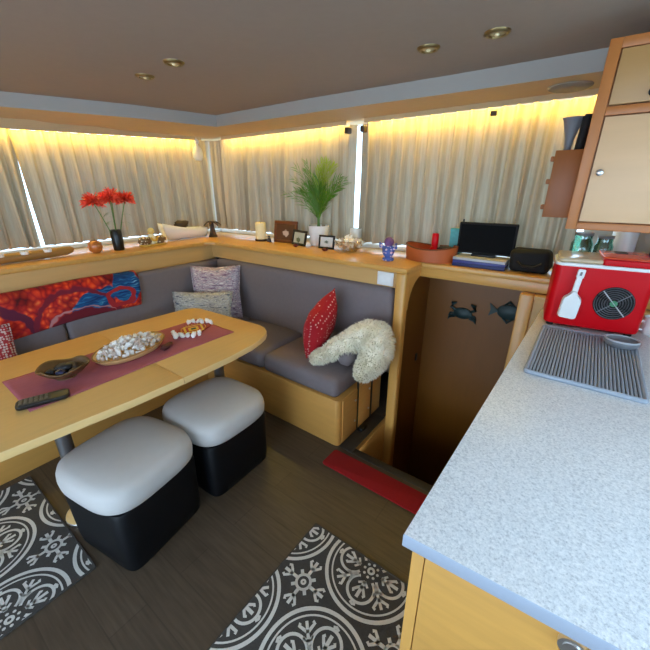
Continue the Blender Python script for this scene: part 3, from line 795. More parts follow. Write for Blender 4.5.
# ------------------------------------------------------------------ rugs
def clip(poly, x0, x1, y0, y1):
    for ax, lim, sgn in ((0, x0, 1), (0, x1, -1), (1, y0, 1), (1, y1, -1)):
        out = []
        for i in range(len(poly)):
            a, b_ = poly[i-1], poly[i]
            ia, ib = (a[ax]-lim)*sgn >= 0, (b_[ax]-lim)*sgn >= 0
            if ia != ib:
                k = (lim-a[ax])/(b_[ax]-a[ax]); out.append((a[0]+(b_[0]-a[0])*k, a[1]+(b_[1]-a[1])*k))
            if ib: out.append(b_)
        poly = out
        if not poly: return []
    return poly
def motif_paths():
    med, crs = [], []      # (points, width)
    circ = lambda cx, cy, r, n=40, a0=0, a1=360: [(cx+r*math.cos(R(a0+(a1-a0)*i/n)), cy+r*math.sin(R(a0+(a1-a0)*i/n))) for i in range(n+1)]
    rot = lambda pts, a: [(x*math.cos(a)-y*math.sin(a), x*math.sin(a)+y*math.cos(a)) for x, y in pts]
    med += [(circ(0, 0, .192, 64), .013), (circ(0, 0, .168, 64), .006)]
    med += [(circ(0, 0, .012, 12), .009)]
    for k in range(8): med.append((circ(.03*math.cos(k*math.pi/4), .03*math.sin(k*math.pi/4), .003, 6), .006))
    for k in range(4):
        a = k*math.pi/2
        med.append((rot(circ(.088, 0, .055, 30, -150, 150), a), .010))
        med.append((rot([(.05,0), (.08,0), (.105,0), (.125,0)], a), .012))
        for s in (1, -1):
            med.append((rot([(.075,0), (.09,.014*s), (.106,.026*s), (.112,.020*s)], a), .010))
            med.append((rot([(.055,.0), (.062,.012*s), (.07,.022*s)], a), .008))
        d = a+math.pi/4
        med.append((rot([(.055,0), (.085,0), (.115,0), (.15,0)], d), .010))
        for s in (1, -1): med.append((rot([(.112,0), (.126,.016*s), (.138,.030*s), (.146,.024*s)], d), .010))
        for s in (1, -1): med.append((rot([(.085,0), (.092,.012*s), (.10,.018*s)], d), .008))
        med.append((rot([(.150,-.012), (.156,0), (.150,.012)], a), .010))
    crs += [(circ(0, 0, .030, 20), .010), (circ(0, 0, .008, 10), .008)]
    for k in range(4):
        a = k*math.pi/2
        crs.append((rot([(.03,0), (.06,0), (.085,0), (.10,0)], a), .012))
        for s in (1, -1):
            crs.append((rot([(.06,0), (.072,.014*s), (.086,.026*s), (.095,.020*s)], a), .010))
        d = a+math.pi/4; crs.append((rot([(.03,0), (.045,0), (.052,0)], d), .012))
    return med, crs
MED, CRS = motif_paths()
def rug(label, x0, x1, y0, y1, ox, oy, pitch):
    t = thing('patterned_rug', label, 'rug', ((x0+x1)/2, (y0+y1)/2, 0), 0, 'dark grey rugs with white medallions')
    cx, cy = (x0+x1)/2, (y0+y1)/2
    bm = BM(); prism(bm, rounded(x0-cx, x1-cx, y0-cy, y1-cy, .006, 3), 0, .008, .002)
    def ribbon(pts, w, dx, dy):
        w *= 1.15
        n = len(pts); off = []
        closed = (pts[0][0]-pts[-1][0])**2+(pts[0][1]-pts[-1][1])**2 < 1e-8
        for i in range(n):
            a, c = (pts[i-1] if i else (pts[-2] if closed else pts[0])), (pts[i+1] if i < n-1 else (pts[1] if closed else pts[-1]))
            d = Vector((c[0]-a[0], c[1]-a[1])).normalized(); nn = Vector((-d.y, d.x))*w/2
            off.append(((pts[i][0]+nn.x+dx, pts[i][1]+nn.y+dy), (pts[i][0]-nn.x+dx, pts[i][1]-nn.y+dy)))
        for i in range(n-1):
            p = clip([off[i][0], off[i+1][0], off[i+1][1], off[i][1]], x0+.004, x1-.004, y0+.004, y1-.004)
            if len(p) >= 3:
                try:
                    f = bm.faces.new([bm.verts.new((x-cx, y-cy, .0092)) for x, y in p]); f.material_index = 1
                    if f.calc_area() < 1e-9: bm.faces.remove(f)
                except ValueError: pass
    i0 = int((x0-ox)/pitch)-2
    for i in range(-8, 9):
        for j in range(-8, 9):
            X, Y = ox+i*pitch, oy+j*pitch
            if x0-.25 < X < x1+.25 and y0-.25 < Y < y1+.25:
                for pts, w in MED: ribbon(pts, w, X, Y)
            X += pitch/2; Y += pitch/2
            if x0-.2 < X < x1+.2 and y0-.2 < Y < y1+.2:
                for pts, w in CRS: ribbon(pts, w, X, Y)
    for f in bm.faces:
        if f.material_index == 1 and f.normal.z < 0: f.normal_flip()
    obj('pile', bm, [M['rug_dark'], M['rug_light']], t, smooth=0, recalc=False)
    bb = BM(); tube(bb, [(x-cx, y-cy, .005) for x, y in rounded(x0, x1, y0, y1, .006, 2)], .005, 6, closed=True); obj('binding', bb, M['rug_dark'], t)
rug('dark grey rug with white medallions on the floor beside the counter', -.775, -.19, -.25, .972, -.44, .93, .415)
rug('dark grey rug with white medallions under the near end of the table', -2.28, -1.42, -.75, .23, -1.89, -.055, .425)
bm = BM(); prism(bm, rounded(-1.0, -.16, 1.315, 1.462, .02, 4), 0, .008, .003)
tag(obj('red_mat', bm, M['red_mat']), 'narrow plain red mat on the floor at the top of the steps', 'mat')

# ------------------------------------------------------------------ galley counter
CZ = .95
bm = BM()
prism(bm, [(-.157, .458), (1.2, .535), (1.2, 2.12), (-.118, 2.12)], CZ-.034, CZ, .004)
bmesh.ops.recalc_face_normals(bm, faces=bm.faces[:]); bm.normal_update()
for f in bm.faces: f.material_index = 1 if abs(f.normal.z) < .5 else 0
tag(obj('worktop', bm, [M['counter'], pbr('worktop_edging', (158,168,184), .5, var=.05, scale=120)]), 'long pale speckled worktop filling the right foreground', 'worktop')
t = thing('base_cabinet', 'maple base cabinet under the near corner of the worktop', 'cabinet', (-.137, .488, 0))
SL = .057
def sl(x): return SL*x
def slab(bm, x0, x1, d0, d1, z0, z1):
    prism(bm, [(x0, sl(x0)+d0), (x1, sl(x1)+d0), (x1, sl(x1)+d1), (x0, sl(x0)+d1)], z0, z1, .002)
bm = BM(); prism(bm, [(-.005, .02), (1.25, .02+sl(1.25)), (1.25, 1.61), (.016, 1.61)], .0, CZ-.035); obj('carcass', bm, M['base_wood'], t)
bm = BM(); slab(bm, -.008, .016, 0, .02, 0, CZ-.036); obj('stile', bm, M['wood'], t)
bm = BM(); slab(bm, .0185, .62, -.001, .02, .50, CZ-.040); d = obj('drawer', bm, M['wood_x'], t)
bm = BM(); slab(bm, .0185, .62, -.001, .02, .06, .495); obj('door', bm, M['wood_x'], t)
bm = BM(); tube(bm, [(.258, sl(.258)-.012, .873), (.258, sl(.258)-.001, .873)], .020, 24); tube(bm, [(.258, sl(.258)-.014, .873), (.258, sl(.258)-.012, .873)], .013, 20); obj('push_latch', bm, M['chrome'], d)

# dish rack mat
t = thing('drying_rack', 'grey slatted drying rack lying on the worktop before the red ice maker', 'drying rack', (.09, 1.54, CZ), R(0))
x0, x1, y0, y1 = -.165, .155, -.265, .255
bm = BM(); tube(bm, [(x, y, .008) for x, y in rounded(x0, x1, y0, y1, .008, 3)], .008, 8, closed=True); obj('rim', bm, M['rack'], t)
for i in range(30):
    x = x0+.012+(x1-x0-.024)*i/29
    bm = BM(); tube(bm, [(x, y0+.004, .0105), (x, y1-.004, .0105)], .0040, 6); obj('slat', bm, M['rack'], t)
bm = BM(); box(bm, x0+.004, x1-.004, y0+.004, y1-.004, .0005, .003); obj('under_mat', bm, M['dark_grey'], t)
t = thing('soap_dish', 'small oval grey dish lying on the far right corner of the drying rack', 'dish', (.196, 1.71, CZ+.0155))
bm = BM(); lathe(bm, [(0,0), (.8,0), (1.0,.012), (1.0,.024), (.93,.028), (.85,.022), (.6,.016), (0,.016)], 36, sx=.056, sy=.045); obj('dish', bm, M['grey'], t)
bm = BM(); lathe(bm, [(.98,.023), (1.03,.027), (.98,.031), (.88,.028)], 36, sx=.056, sy=.045); obj('rim', bm, M['grey_light'], t)

# ice maker
IX0, IX1, IY0, IY1 = -.10, .25, 1.86, 2.098
t = thing('ice_maker', 'red portable ice maker with round fan grille on the worktop', 'ice maker', ((IX0+IX1)/2, (IY0+IY1)/2, CZ), R(6))
hx, hy = (IX1-IX0)/2, (IY1-IY0)/2
bm = BM(); rings = []
for g, z in ((-.012, .012), (-.002, .018), (0, .03), (0, .283)):
    rings.append([bm.verts.new((x, y, z)) for x, y in rounded(-hx-g, hx+g, -hy-g, hy+g, .03, 6)])
K = len(rings[0])
for a, b_ in zip(rings, rings[1:]):
    for i in range(K): bm.faces.new((a[i], a[(i+1) % K], b_[(i+1) % K], b_[i]))
bm.faces.new(rings[0][::-1]); bm.faces.new(rings[-1]); obj('body', bm, M['red'], t)
bm = BM(); prism(bm, rounded(-hx-.004, hx+.004, -hy-.004, hy+.004, .032, 6), .283, .297, .003); obj('rim', bm, M['white'], t)
bm = BM(); prism(bm, rounded(-hx+.004, hx-.004, -hy+.004, hy-.002, .028, 6), .297, .318, .012, seg=4); l = obj('lid', bm, M['lid'], t)
bm = BM(); prism(bm, rounded(hx-.19, hx-.012, -hy+.012, hy-.008, .02, 5), .318, .331, .006, seg=3); obj('lid_window', bm, M['orange_lid'], l)
bm = BM(); prism(bm, rounded(hx-.19, hx-.004, -hy-.002, -hy+.075, .014, 5), .2975, .324, .006, seg=3); obj('lid_edge', bm, M['red'], l)
bm = BM(); prism(bm, rounded(hx-.135, hx-.09, .02, .075, .008, 4), .331, .334, .001); obj('control_panel', bm, M['dark_grey'], l)
for x in (-hx+.03, hx-.03):
    for y in (-hy+.03, hy-.03): obj('foot', lathe(BM(), [(0,0), (.014,0), (.015,.012), (0,.012)], 14, (x, y, 0)), M['blackmatte'], t)
fx, fz = .060, .142
bm = BM()
for v in lathe(bm, [(0,.0), (.071,.0), (.071,.003), (0,.003)], 40).verts: pass
mt = Matrix.Translation((fx, -hy-.001, fz)) @ Matrix.Rotation(R(90), 4, 'X')
bmesh.ops.transform(bm, matrix=mt, verts=bm.verts[:]); fan = obj('fan_recess', bm, M['blackmatte'], t)
for r in (.067, .058, .049, .040, .031, .022):
    bm = BM(); tube(bm, [(fx+r*math.cos(a/36*2*math.pi), -hy-.006, fz+r*math.sin(a/36*2*math.pi)) for a in range(36)], .0021, 6, closed=True); obj('grille_ring', bm, M['grille'], fan)
for a, mm in ((48, 'grey_light'), (138, 'grey')):
    c, s = .068*math.cos(R(-a)), .068*math.sin(R(-a))
    bm = BM(); tube(bm, [(fx-c, -hy-.007, fz-s), (fx+c, -hy-.007, fz+s)], .0026 if a == 48 else .0018, 6); obj('grille_bar', bm, M[mm], fan)
bm = BM(); lathe(bm, [(0,0), (.013,0), (.013,.005), (0,.005)], 20); bmesh.ops.transform(bm, matrix=Matrix.Translation((fx, -hy-.004, fz)) @ Matrix.Rotation(R(90), 4, 'X'), verts=bm.verts[:]); obj('fan_hub', bm, pbr('green_hub', (70,140,100), .4), fan)
# scoop hung on the front
t = thing('ice_scoop', 'white plastic scoop hanging on the front of the red ice maker', 'scoop', (-.006, 1.838, CZ+.058), 0)
t.rotation_euler = (0, R(4), R(6))
bm = BM()
out = [(-.036,0.005), (-.030,0), (.030,0), (.036,.005), (.036,.085), (.030,.098), (.012,.110), (.010,.125), (-.010,.125), (-.012,.110), (-.030,.098), (-.036,.085)]
lo = [bm.verts.new((x, -.002, z)) for x, z in out]; hi = [bm.verts.new((x*.92, -.034, .004+z*.95)) for x, z in out]
bm.faces.new(lo); bm.faces.new(hi[::-1])
for i in range(len(out)): bm.faces.new((lo[i], lo[(i+1) % len(out)], hi[(i+1) % len(out)], hi[i]))
bmesh.ops.bevel(bm, geom=bm.edges[:], offset=.003, segments=2, affect='EDGES'); obj('blade', bm, M['white'], t)
bm = BM(); box(bm, -.011, .011, -.016, -.003, .112, .190, .004, 3); box(bm, -.014, .014, -.018, -.003, .182, .220, .005, 3); obj('handle', bm, M['white'], t)
obj('hang_hole', box(BM(), -.004, .004, -.0195, -.0175, .194, .21, .001), M['grey'], t)

# white mug beside the ice maker
t = thing('mug', 'white mug with dark inside partly hidden right of the ice maker', 'mug', (.315, 1.985, CZ))
bm = BM(); lathe(bm, [(0,0), (.034,0), (.04,.006), (.043,.075), (.041,.078), (.038,.074), (.034,.01), (0,.008)], 28); obj('cup', bm, M['white'], t)
bm = BM(); lathe(bm, [(0,.05), (.036,.05), (.036,.051), (0,.051)], 24); obj('coffee', bm, M['dark_brown'], t)
bm = BM(); tube(bm, [(.04*math.cos(R(200))-.0+.0, .04*math.sin(R(200)), .06), (-.06, -.022, .056), (-.066, -.024, .038), (-.055, -.02, .022), (-.038, -.014, .018)], .005, 8); obj('handle', bm, M['white'], t)

# ------------------------------------------------------------------ wall cabinet
CY = 1.65
t = thing('wall_cabinet', 'maple wall cabinet with pale doors at the top right corner', 'cabinet', (-.08, CY, 1.405))
bm = BM(); box(bm, 0, .95, .02, .33, 0, .590); obj('carcass', bm, M['cab_frame'], t)
bm = BM(); box(bm, 0, .034, 0, .02, 0, .590, .002); obj('stile', bm, M['cab_frame'], t)
for z0, z1 in ((0, .026), (.372, .398), (.560, .590)):
    bm = BM(); box(bm, .034, .95, 0, .02, z0, z1, .002); obj('rail', bm, M['cab_frame'], t)
bm = BM(); box(bm, .038, .56, -.004, .016, .030, .368, .002); d1 = obj('door', bm, M['cab_door'], t)
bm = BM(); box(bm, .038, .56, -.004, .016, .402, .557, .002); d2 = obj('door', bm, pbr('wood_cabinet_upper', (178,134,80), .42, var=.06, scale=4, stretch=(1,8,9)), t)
def knob(x, z, par, m='chrome'):
    bm = BM(); lathe(bm, [(0,0), (.006,0), (.005,.008), (.010,.012), (.011,.018), (.006,.022), (0,.022)], 18)
    bmesh.ops.transform(bm, matrix=Matrix.Translation((x, -.004, z)) @ Matrix.Rotation(R(90), 4, 'X'), verts=bm.verts[:]); obj('knob', bm, M[m], par)
knob(.062, .195, d1); knob(.142, .425, d2, 'black')

# wooden holder on the cabinet's left side
t = thing('utensil_holder', 'brown wooden holder box fixed to the left side of the wall cabinet', 'holder', (-.08, 1.86, 1.435))
bm = BM()
box(bm, -.10, 0, -.06, -.05, 0, .255, .002); box(bm, -.10, 0, .05, .06, 0, .255, .002); box(bm, -.10, -.09, -.05, .05, 0, .255, .002); box(bm, -.01, 0, -.05, .05, 0, .255, .002); box(bm, -.09, -.01, -.05, .05, 0, .01)
M['holder'] = pbr('wood_holder', (156,86,22), .45, var=.12, scale=5, stretch=(6,6,1))
obj('box', bm, M['holder'], t)
for z in (.03, .13, .215): obj('peg', box(BM(), -.114, -.10, -.05, -.028, z, z+.02, .004), M['holder'], t)
bm = BM(); lathe(bm, [(0,.012), (.010,.012), (.012,.25), (.016,.30), (.034,.365), (.040,.375), (.030,.372), (.012,.31), (0,.30)], 20, sx=1, sy=.8)
o = obj('flared_funnel', bm, M['grey']); o.location = (-.148, 1.86, 1.435); tag(o, 'grey flared utensil standing in the brown holder box', 'utensil')
for x, y, h, lab in ((-.112, 1.83, .37, 'nearer dark utensil in the brown holder box'), (-.110, 1.888, .385, 'farther dark utensil in the brown holder box')):
    bm = BM(); tube(bm, [(0,0,.012), (.004,0,h*.7), (.010,0,h)], [.012, .014, .016], 12); o = obj('utensil', bm, M['blackmatte']); o.location = (x, y, 1.435); tag(o, lab, 'utensil', 'dark utensils in the holder')

# ------------------------------------------------------------------ things on the ledge
SZ = 1.10
# carved log with tea lights
t = thing('carved_log', 'long carved wooden candle log on the left end of the ledge', 'candle holder', (-2.93, .66, SZ))
bm = BM(); tube(bm, [(0, -.34, .03), (0, -.32, .032), (0, -.2, .033), (0, .15, .036), (.0, .24, .040), (0, .275, .046), (0, .288, .050)], [.015, .028, .031, .031, .028, .022, .008], 16); obj('log', bm, M['log'], t)
names = ['first tea light from the rounded tip of the carved log', 'second tea light from the rounded tip of the carved log', 'third tea light from the rounded tip of the carved log', 'fourth tea light from the rounded tip of the carved log']
base = None
for k, lab in enumerate(names):
    y = .66+.13-.125*k
    if base is None:
        base = thing('tea_light', lab, 'candle', (-2.911, y, SZ+.049), 0, 'tea lights on the carved log')
        obj('cup', lathe(BM(), [(0,0), (.022,0), (.024,.018), (.022,.020), (.020,.016), (0,.016)], 20), M['white'], base)
        obj('wick', tube(BM(), [(0,0,.015), (0,.001,.023)], .001, 5), M['black'], base)
    else: dup(base, (-2.911, y, SZ+.049), None, lab)
# amber ball vase
t = thing('ball_vase', 'round amber brown pot on the ledge left of the flower vase', 'pot', (-2.93, 1.09, SZ))
bm = BM(); lathe(bm, [(0,0), (.022,0), (.042,.018), (.050,.045), (.044,.072), (.026,.088), (.020,.090), (.020,.084), (0,.06)], 28); obj('pot', bm, M['amber'], t)
obj('lid', lathe(BM(), [(0,.094), (.020,.091), (.022,.089), (.0,.086)], 20), M['frame_brown'], t)
# black vase with red flowers
t = thing('black_vase', 'shiny black cylinder vase holding red flowers on the left ledge', 'vase', (-2.92, 1.25, SZ))
bm = BM(); lathe(bm, [(0,0), (.034,0), (.037,.004), (.040,.06), (.040,.142), (.037,.147), (.033,.142), (.033,.01), (0,.008)], 28); obj('body', bm, M['black'], t)
bm = BM(); lathe(bm, [(.036,.147), (.041,.150), (.036,.153), (.033,.15)], 28); obj('lip', bm, M['stone'], t)
def flower(label, dx, dy, top, seed):
    rnd = random.Random(seed)
    t = thing('red_flower', label, 'flower', (-2.92, 1.25, SZ), 0, 'red flowers in the black vase')
    P = Vector((dx, dy, top)); B0 = Vector((dx*.06, dy*.06, .012))
    obj('stem', tube(BM(), [B0, B0.lerp(P, .35)+Vector((0,0,.03)), B0.lerp(P, .7)+Vector((0,0,.02)), P], .0035, 7), M['stem_green'], t)
    bm = BM()
    ga = math.pi*(3-5**.5); n = 120
    for k in range(n):
        zc = 1-1.55*(k+.5)/n; r = math.sqrt(max(0, 1-zc*zc)); a = ga*k
        d = Vector((r*math.cos(a), r*math.sin(a), zc*.75)).normalized()
        ln = rnd.uniform(.060, .092)
        s = d.cross(Vector((rnd.uniform(-1,1), rnd.uniform(-1,1), .3))).normalized()*.0075
        c0, c1, c2, c3 = P+d*.006, P+d*ln*.5+Vector((0,0,.004)), P+d*ln*.85, P+d*ln+Vector((0,0,-.006))
        a0, b0, a1, b1, e = [bm.verts.new(v) for v in (c0-s*.4, c0+s*.4, c1-s, c1+s, c3)]
        a2, b2 = bm.verts.new(c2-s*.8), bm.verts.new(c2+s*.8)
        bm.faces.new((a0, b0, b1, a1)); bm.faces.new((a1, b1, b2, a2)); bm.faces.new((a2, b2, e))
    obj('flower_head', bm, M['petal'], t, smooth=0, recalc=False)
    obj('centre', lathe(BM(), [(0,-.012), (.014,-.006), (.016,.006), (.008,.018), (0,.02)], 14, P), M['petal'], t)
    for s in (.45, .62):
        q0 = B0.lerp(P, s)+Vector((0,0,.025)); bm = BM(); sg = 1 if seed % 2 else -1
        grid(bm, lambda u, v: (q0.x+.02*(v-.5)*math.sin(math.pi*u), q0.y+sg*.07*u, q0.z+.04*u-.05*u*u), 6, 2); obj('leaf', bm, M['stem_green'], t, smooth=180)
flower('left red spiky flower in the black vase', .01, -.115, .355, 1)
flower('middle red spiky flower in the black vase', .03, -.005, .375, 2)
flower('right red spiky flower in the black vase', -.02, .125, .365, 3)
flower('red spiky flower behind the middle one in the black vase', -.06, .045, .385, 4)

# gold monk figurine group
t = thing('figurine', 'small gold and cream figurine between dark lumps right of the flower vase', 'figurine', (-2.93, 1.53, SZ))
bm = BM(); lathe(bm, [(0,0), (.95,0), (1,.008), (.96,.016), (0,.018)], 32, sx=.055, sy=.118); obj('base', bm, M['gold'], t)
for y in (-.065, .062):
    bm = blob(.048, .8, 1.1, .72, y*10, .35); bmesh.ops.translate(bm, verts=bm.verts[:], vec=(0, y, .046)); obj('rock', bm, dot_mat('rock_print', (120,92,60), (236,222,190), 46, .34) if y < 0 else bpy.data.materials['rock_print'], t)
bm = BM(); lathe(bm, [(0,.016), (.034,.018), (.034,.045), (.026,.075), (.014,.094), (0,.098)], 20); obj('torso', bm, M['cream'], t)
bm = BM(); bmesh.ops.create_uvsphere(bm, u_segments=16, v_segments=12, radius=.026, matrix=Matrix.Translation((0, 0, .118))); obj('head', bm, M['gold_pale'], t)
bm = BM(); tube(bm, [(.03,-.03,.07), (.042,-.01,.045), (.042,.015,.045), (.03,.032,.07)], .009, 8); obj('arms', bm, M['gold'], t)

# white model boat with dark heap
t = thing('model_boat', 'white model boat hull in the corner of the left ledge', 'model boat', (-3.06, 1.93, SZ), 0)
def hull(u, v):
    y = -.19+.40*u; w = .075*(math.sin(math.pi*min(1, .04+.62*u+.12)))**.8; sheer = .105+.055*(1-u)**3-.01*u
    a = math.pi*(v-.5)
    yy = y-(.05*(1-u)**4)*abs(math.sin(a))**2
    return (w*math.sin(a), yy, sheer-(sheer-.004)*math.cos(a)**.8 if abs(v-.5) < .4999 else sheer)
bm = BM(); grid(bm, hull, 30, 16); o = obj('hull', bm, M['white'], t, smooth=60); md = o.modifiers.new('thick', 'SOLIDIFY'); md.thickness = .005
bm = BM(); prism(bm, [(-.05,-.06), (.05,-.06), (.055,.05), (.05,.20), (-.05,.20), (-.055,.05)], .082, .09); obj('deck', bm, M['white'], t)
bm = blob(.052, .8, 1.3, .7, 9, .4); bmesh.ops.translate(bm, verts=bm.verts[:], vec=(0, -.03, .138)); obj('cabin', bm, M['dark_brown'], t)
# palm figurine
t = thing('palm_figurine', 'small dark wooden palm tree figurine in the window corner', 'figurine', (-2.99, 2.18, SZ), 0)
bm = BM(); lathe(bm, [(0,0), (.042,0), (.044,.008), (.032,.03), (.022,.08), (.016,.12), (.012,.145), (0,.148)], 16); obj('trunk', bm, M['dark_brown'], t)
for k in range(7):
    a = k*2*math.pi/7; bm = BM()
    grid(bm, lambda u, v: ((.085*u)*math.cos(a)-(v-.5)*.034*math.sin(math.pi*(.15+.8*u))*math.sin(a), (.085*u)*math.sin(a)+(v-.5)*.034*math.sin(math.pi*(.15+.8*u))*math.cos(a), .142+.055*u-.085*u*u-.01*abs(v-.5)), 8, 4)
    o = obj('frond', bm, M['dark_brown'], t, smooth=180); md = o.modifiers.new('thick', 'SOLIDIFY'); md.thickness = .004

# candle
t = thing('pillar_candle', 'cream pillar candle on a dark stand at the left end of the back ledge', 'candle', (-2.405, 2.27, SZ))
bm = BM(); lathe(bm, [(0,0), (.052,0), (.056,.006), (.056,.014), (.05,.018), (0,.018)], 28); obj('stand', bm, M['dark_brown'], t)
bm = BM(); lathe(bm, [(0,.018), (.047,.018), (.048,.024), (.048,.155), (.044,.160), (.02,.156), (0,.154)], 28); obj('wax', bm, M['cream'], t)
obj('wick', tube(BM(), [(0,0,.154), (.001,0,.168)], .0015, 6), M['black'], t)
t = thing('figurine', 'tiny dark figurine between the cream candle and brown photo frame', 'figurine', (-2.285, 2.25, SZ))
obj('body', lathe(BM(), [(0,0), (.018,0), (.02,.01), (.012,.035), (0,.04)], 14), M['stone'], t)
obj('head', lathe(BM(), [(0,.036), (.01,.042), (.011,.05), (0,.058)], 12), M['stone'], t)
# frames
def frame(label, loc, w, h, fw, mat, art, rz, lean=9):
    t = thing('photo_frame', label, 'photo frame', loc, 0); t.rotation_euler = (R(-lean), 0, rz)
    bm = BM(); t_ = .014
    box(bm, -w/2, w/2, 0, t_, 0, fw, .003); box(bm, -w/2, w/2, 0, t_, h-fw, h, .003); box(bm, -w/2, -w/2+fw, 0, t_, fw, h-fw, .003); box(bm, w/2-fw, w/2, 0, t_, fw, h-fw, .003)
    obj('frame', bm, mat, t)
    obj('picture', box(BM(), -w/2+fw, w/2-fw, .004, .010, fw, h-fw), art, t)
    st = obj('back_stand', box(BM(), -.02, .02, 0, .005, -h*.72, 0), M['blackmatte'], t); st.location = (0, t_+.001, h*.74); st.rotation_euler = (R(22), 0, 0)
    return t
def picture_mat(name, bg, fg, sc_, loc, inner_=None):
    m, nt, b = new_mat(name); N, L = nt.nodes.new, nt.links.new
    tc = N('ShaderNodeTexCoord'); mp = N('ShaderNodeMapping'); mp.inputs['Scale'].default_value = sc_; mp.inputs['Location'].default_value = loc
    L(tc.outputs['Generated'], mp.inputs[0])
    n = N('ShaderNodeTexNoise'); n.inputs['Scale'].default_value = 3; L(mp.outputs[0], n.inputs['Vector'])
    ln = N('ShaderNodeVectorMath'); ln.operation = 'LENGTH'; L(mp.outputs[0], ln.inputs[0])
    ad = N('ShaderNodeMath'); ad.operation = 'MULTIPLY_ADD'; ad.inputs[1].default_value = .6; L(n.outputs['Fac'], ad.inputs[0]); L(ln.outputs['Value'], ad.inputs[2])
    r = stops(nt, ad.outputs[0], [(.0, fg), (.62, fg), (.72, bg), (1, bg)] if not inner_ else [(0, inner_), (.5, inner_), (.58, fg), (.75, fg), (.82, bg)])
    L(r.outputs[0], b.inputs['Base Color']); b.inputs['Roughness'].default_value = .25
    return m
frame('brown wooden photo frame, the largest on the back ledge', (-2.145, 2.30, SZ+.001), .245, .185, .026, M['frame_brown'], picture_mat('picture_warm', (92,58,38), (206,180,160), (2.2, 0, 1.9), (-1.15, 0, -.75)), R(6))
frame('black photo frame between the brown frame and the palm pot', (-1.955, 2.255, SZ+.001), .19, .125, .02, M['black'], picture_mat('picture_green', (190,196,180), (104,112,84), (2, 0, 1.5), (-.9, 0, -.4)), R(-14), 12)
frame('small black photo frame with white mount before the palm pot', (-1.655, 2.245, SZ+.001), .145, .105, .015, M['black'], picture_mat('picture_white', (226,226,220), (150,160,150), (3, 0, 3), (-1.5, 0, -1.5), (60,70,60)), R(4))
for x, y, lab in ((-1.915, 2.185, 'tiny dark red ornament before the left black photo frame'), (-1.60, 2.16, 'tiny dark red ornament before the right black photo frame')):
    t = thing('trinket', lab, 'ornament', (x, y, SZ))
    bm = blob(.02, 1.3, .8, .7, x, .3); bmesh.ops.translate(bm, verts=bm.verts[:], vec=(0, 0, .013)); obj('body', bm, pbr('trinket_red', (112,34,24), .4) if 'trinket_red' not in bpy.data.materials else bpy.data.materials['trinket_red'], t)
    bm = BM(); bmesh.ops.create_uvsphere(bm, u_segments=12, v_segments=8, radius=.009, matrix=Matrix.Translation((.02, 0, .026))); obj('head', bm, M['dark_brown'], t)

# potted palm
t = thing('potted_palm', 'green potted palm in a white pot on the back ledge', 'plant', (-1.815, 2.365, SZ))
bm = BM(); lathe(bm, [(0,0), (.066,0), (.072,.006), (.085,.155), (.086,.162), (.080,.162), (.076,.13), (0,.13)], 32); obj('pot', bm, M['white'], t)
bm = BM(); lathe(bm, [(0,.140), (.05,.142), (.077,.136), (.077,.131), (0,.131)], 28); obj('soil', bm, M['soil'], t)
bm = BM()
for k in range(5):
    a = k*1.257; tube(bm, [(.012*math.cos(a), .012*math.sin(a), .135), (.006*math.cos(a), .006*math.sin(a), .18), (.008*math.cos(a), .008*math.sin(a), .23)], [.006, .005, .004], 7)
obj('stem', bm, M['stem_green'], t)
def frond(az, reach, height, mat, seed, n=26):
    rn = random.Random(seed); bm = BM()
    d = Vector((math.cos(az), math.sin(az)*(.10 if math.sin(az) > 0 else .4), 0))
    P0, P1, P2 = Vector((d.x*.008, d.y*.008, .215)), Vector((d.x*reach*.35, d.y*reach*.35, .215+height*.74)), Vector((d.x*reach, d.y*reach, .215+height))
    pts = [P0*(1-s)**2+P1*2*s*(1-s)+P2*s*s for s in [i/14 for i in range(15)]]
    tube(bm, pts, [.0030*(1-.75*i/14) for i in range(15)], 5)
    for i in range(n):
        s = .10+.90*i/n
        p = P0*(1-s)**2+P1*2*s*(1-s)+P2*s*s; tg = ((P1-P0)*(1-s)+(P2-P1)*s).normalized()
        side = tg.cross(Vector((0,1,.15))).normalized()
        for sg in (1, -1):
            L = (.115*math.sin(math.pi*min(1, .22+.70*s))+.02)*rn.uniform(.75, 1.2)
            dr = (tg*1.15+side*sg*rn.uniform(.3,.55)+Vector((0, rn.uniform(-.35,.2), 0))).normalized()
            w = tg.cross(dr); w = (dr.cross(w)).normalized()*.0030
            m1 = p+dr*L*.5; e = p+dr*L+Vector((0, 0, -.010))
            a, b_, c, d_, e_ = [bm.verts.new(v) for v in (p-w*.3, p+w*.3, m1+w, m1-w, e)]
            bm.faces.new((a, b_, c, d_)); bm.faces.new((d_, c, e_))
    obj('frond', bm, mat, t, smooth=0, recalc=False)
for k, (az, reach, h, n) in enumerate(((40,.12,.42,24), (15,.16,.40,24), (165,.14,.38,18), (80,.03,.38,24), (100,.05,.30,22), (350,.22,.24,16), (185,.24,.22,14), (178,.40,.20,7), (168,.26,.40,8), (150,.16,.44,8), (5,.22,.32,14), (200,.16,.22,16), (340,.14,.18,16), (55,.08,.44,18), (172,.30,.32,8), (10,.28,.30,8), (290,.06,.20,24), (240,.08,.18,24), (310,.10,.24,24), (225,.12,.26,24))):
    frond(R(az), reach, h, M['leaf_lit'] if k in (0, 1, 3, 13) else M['leaf'], k, n)

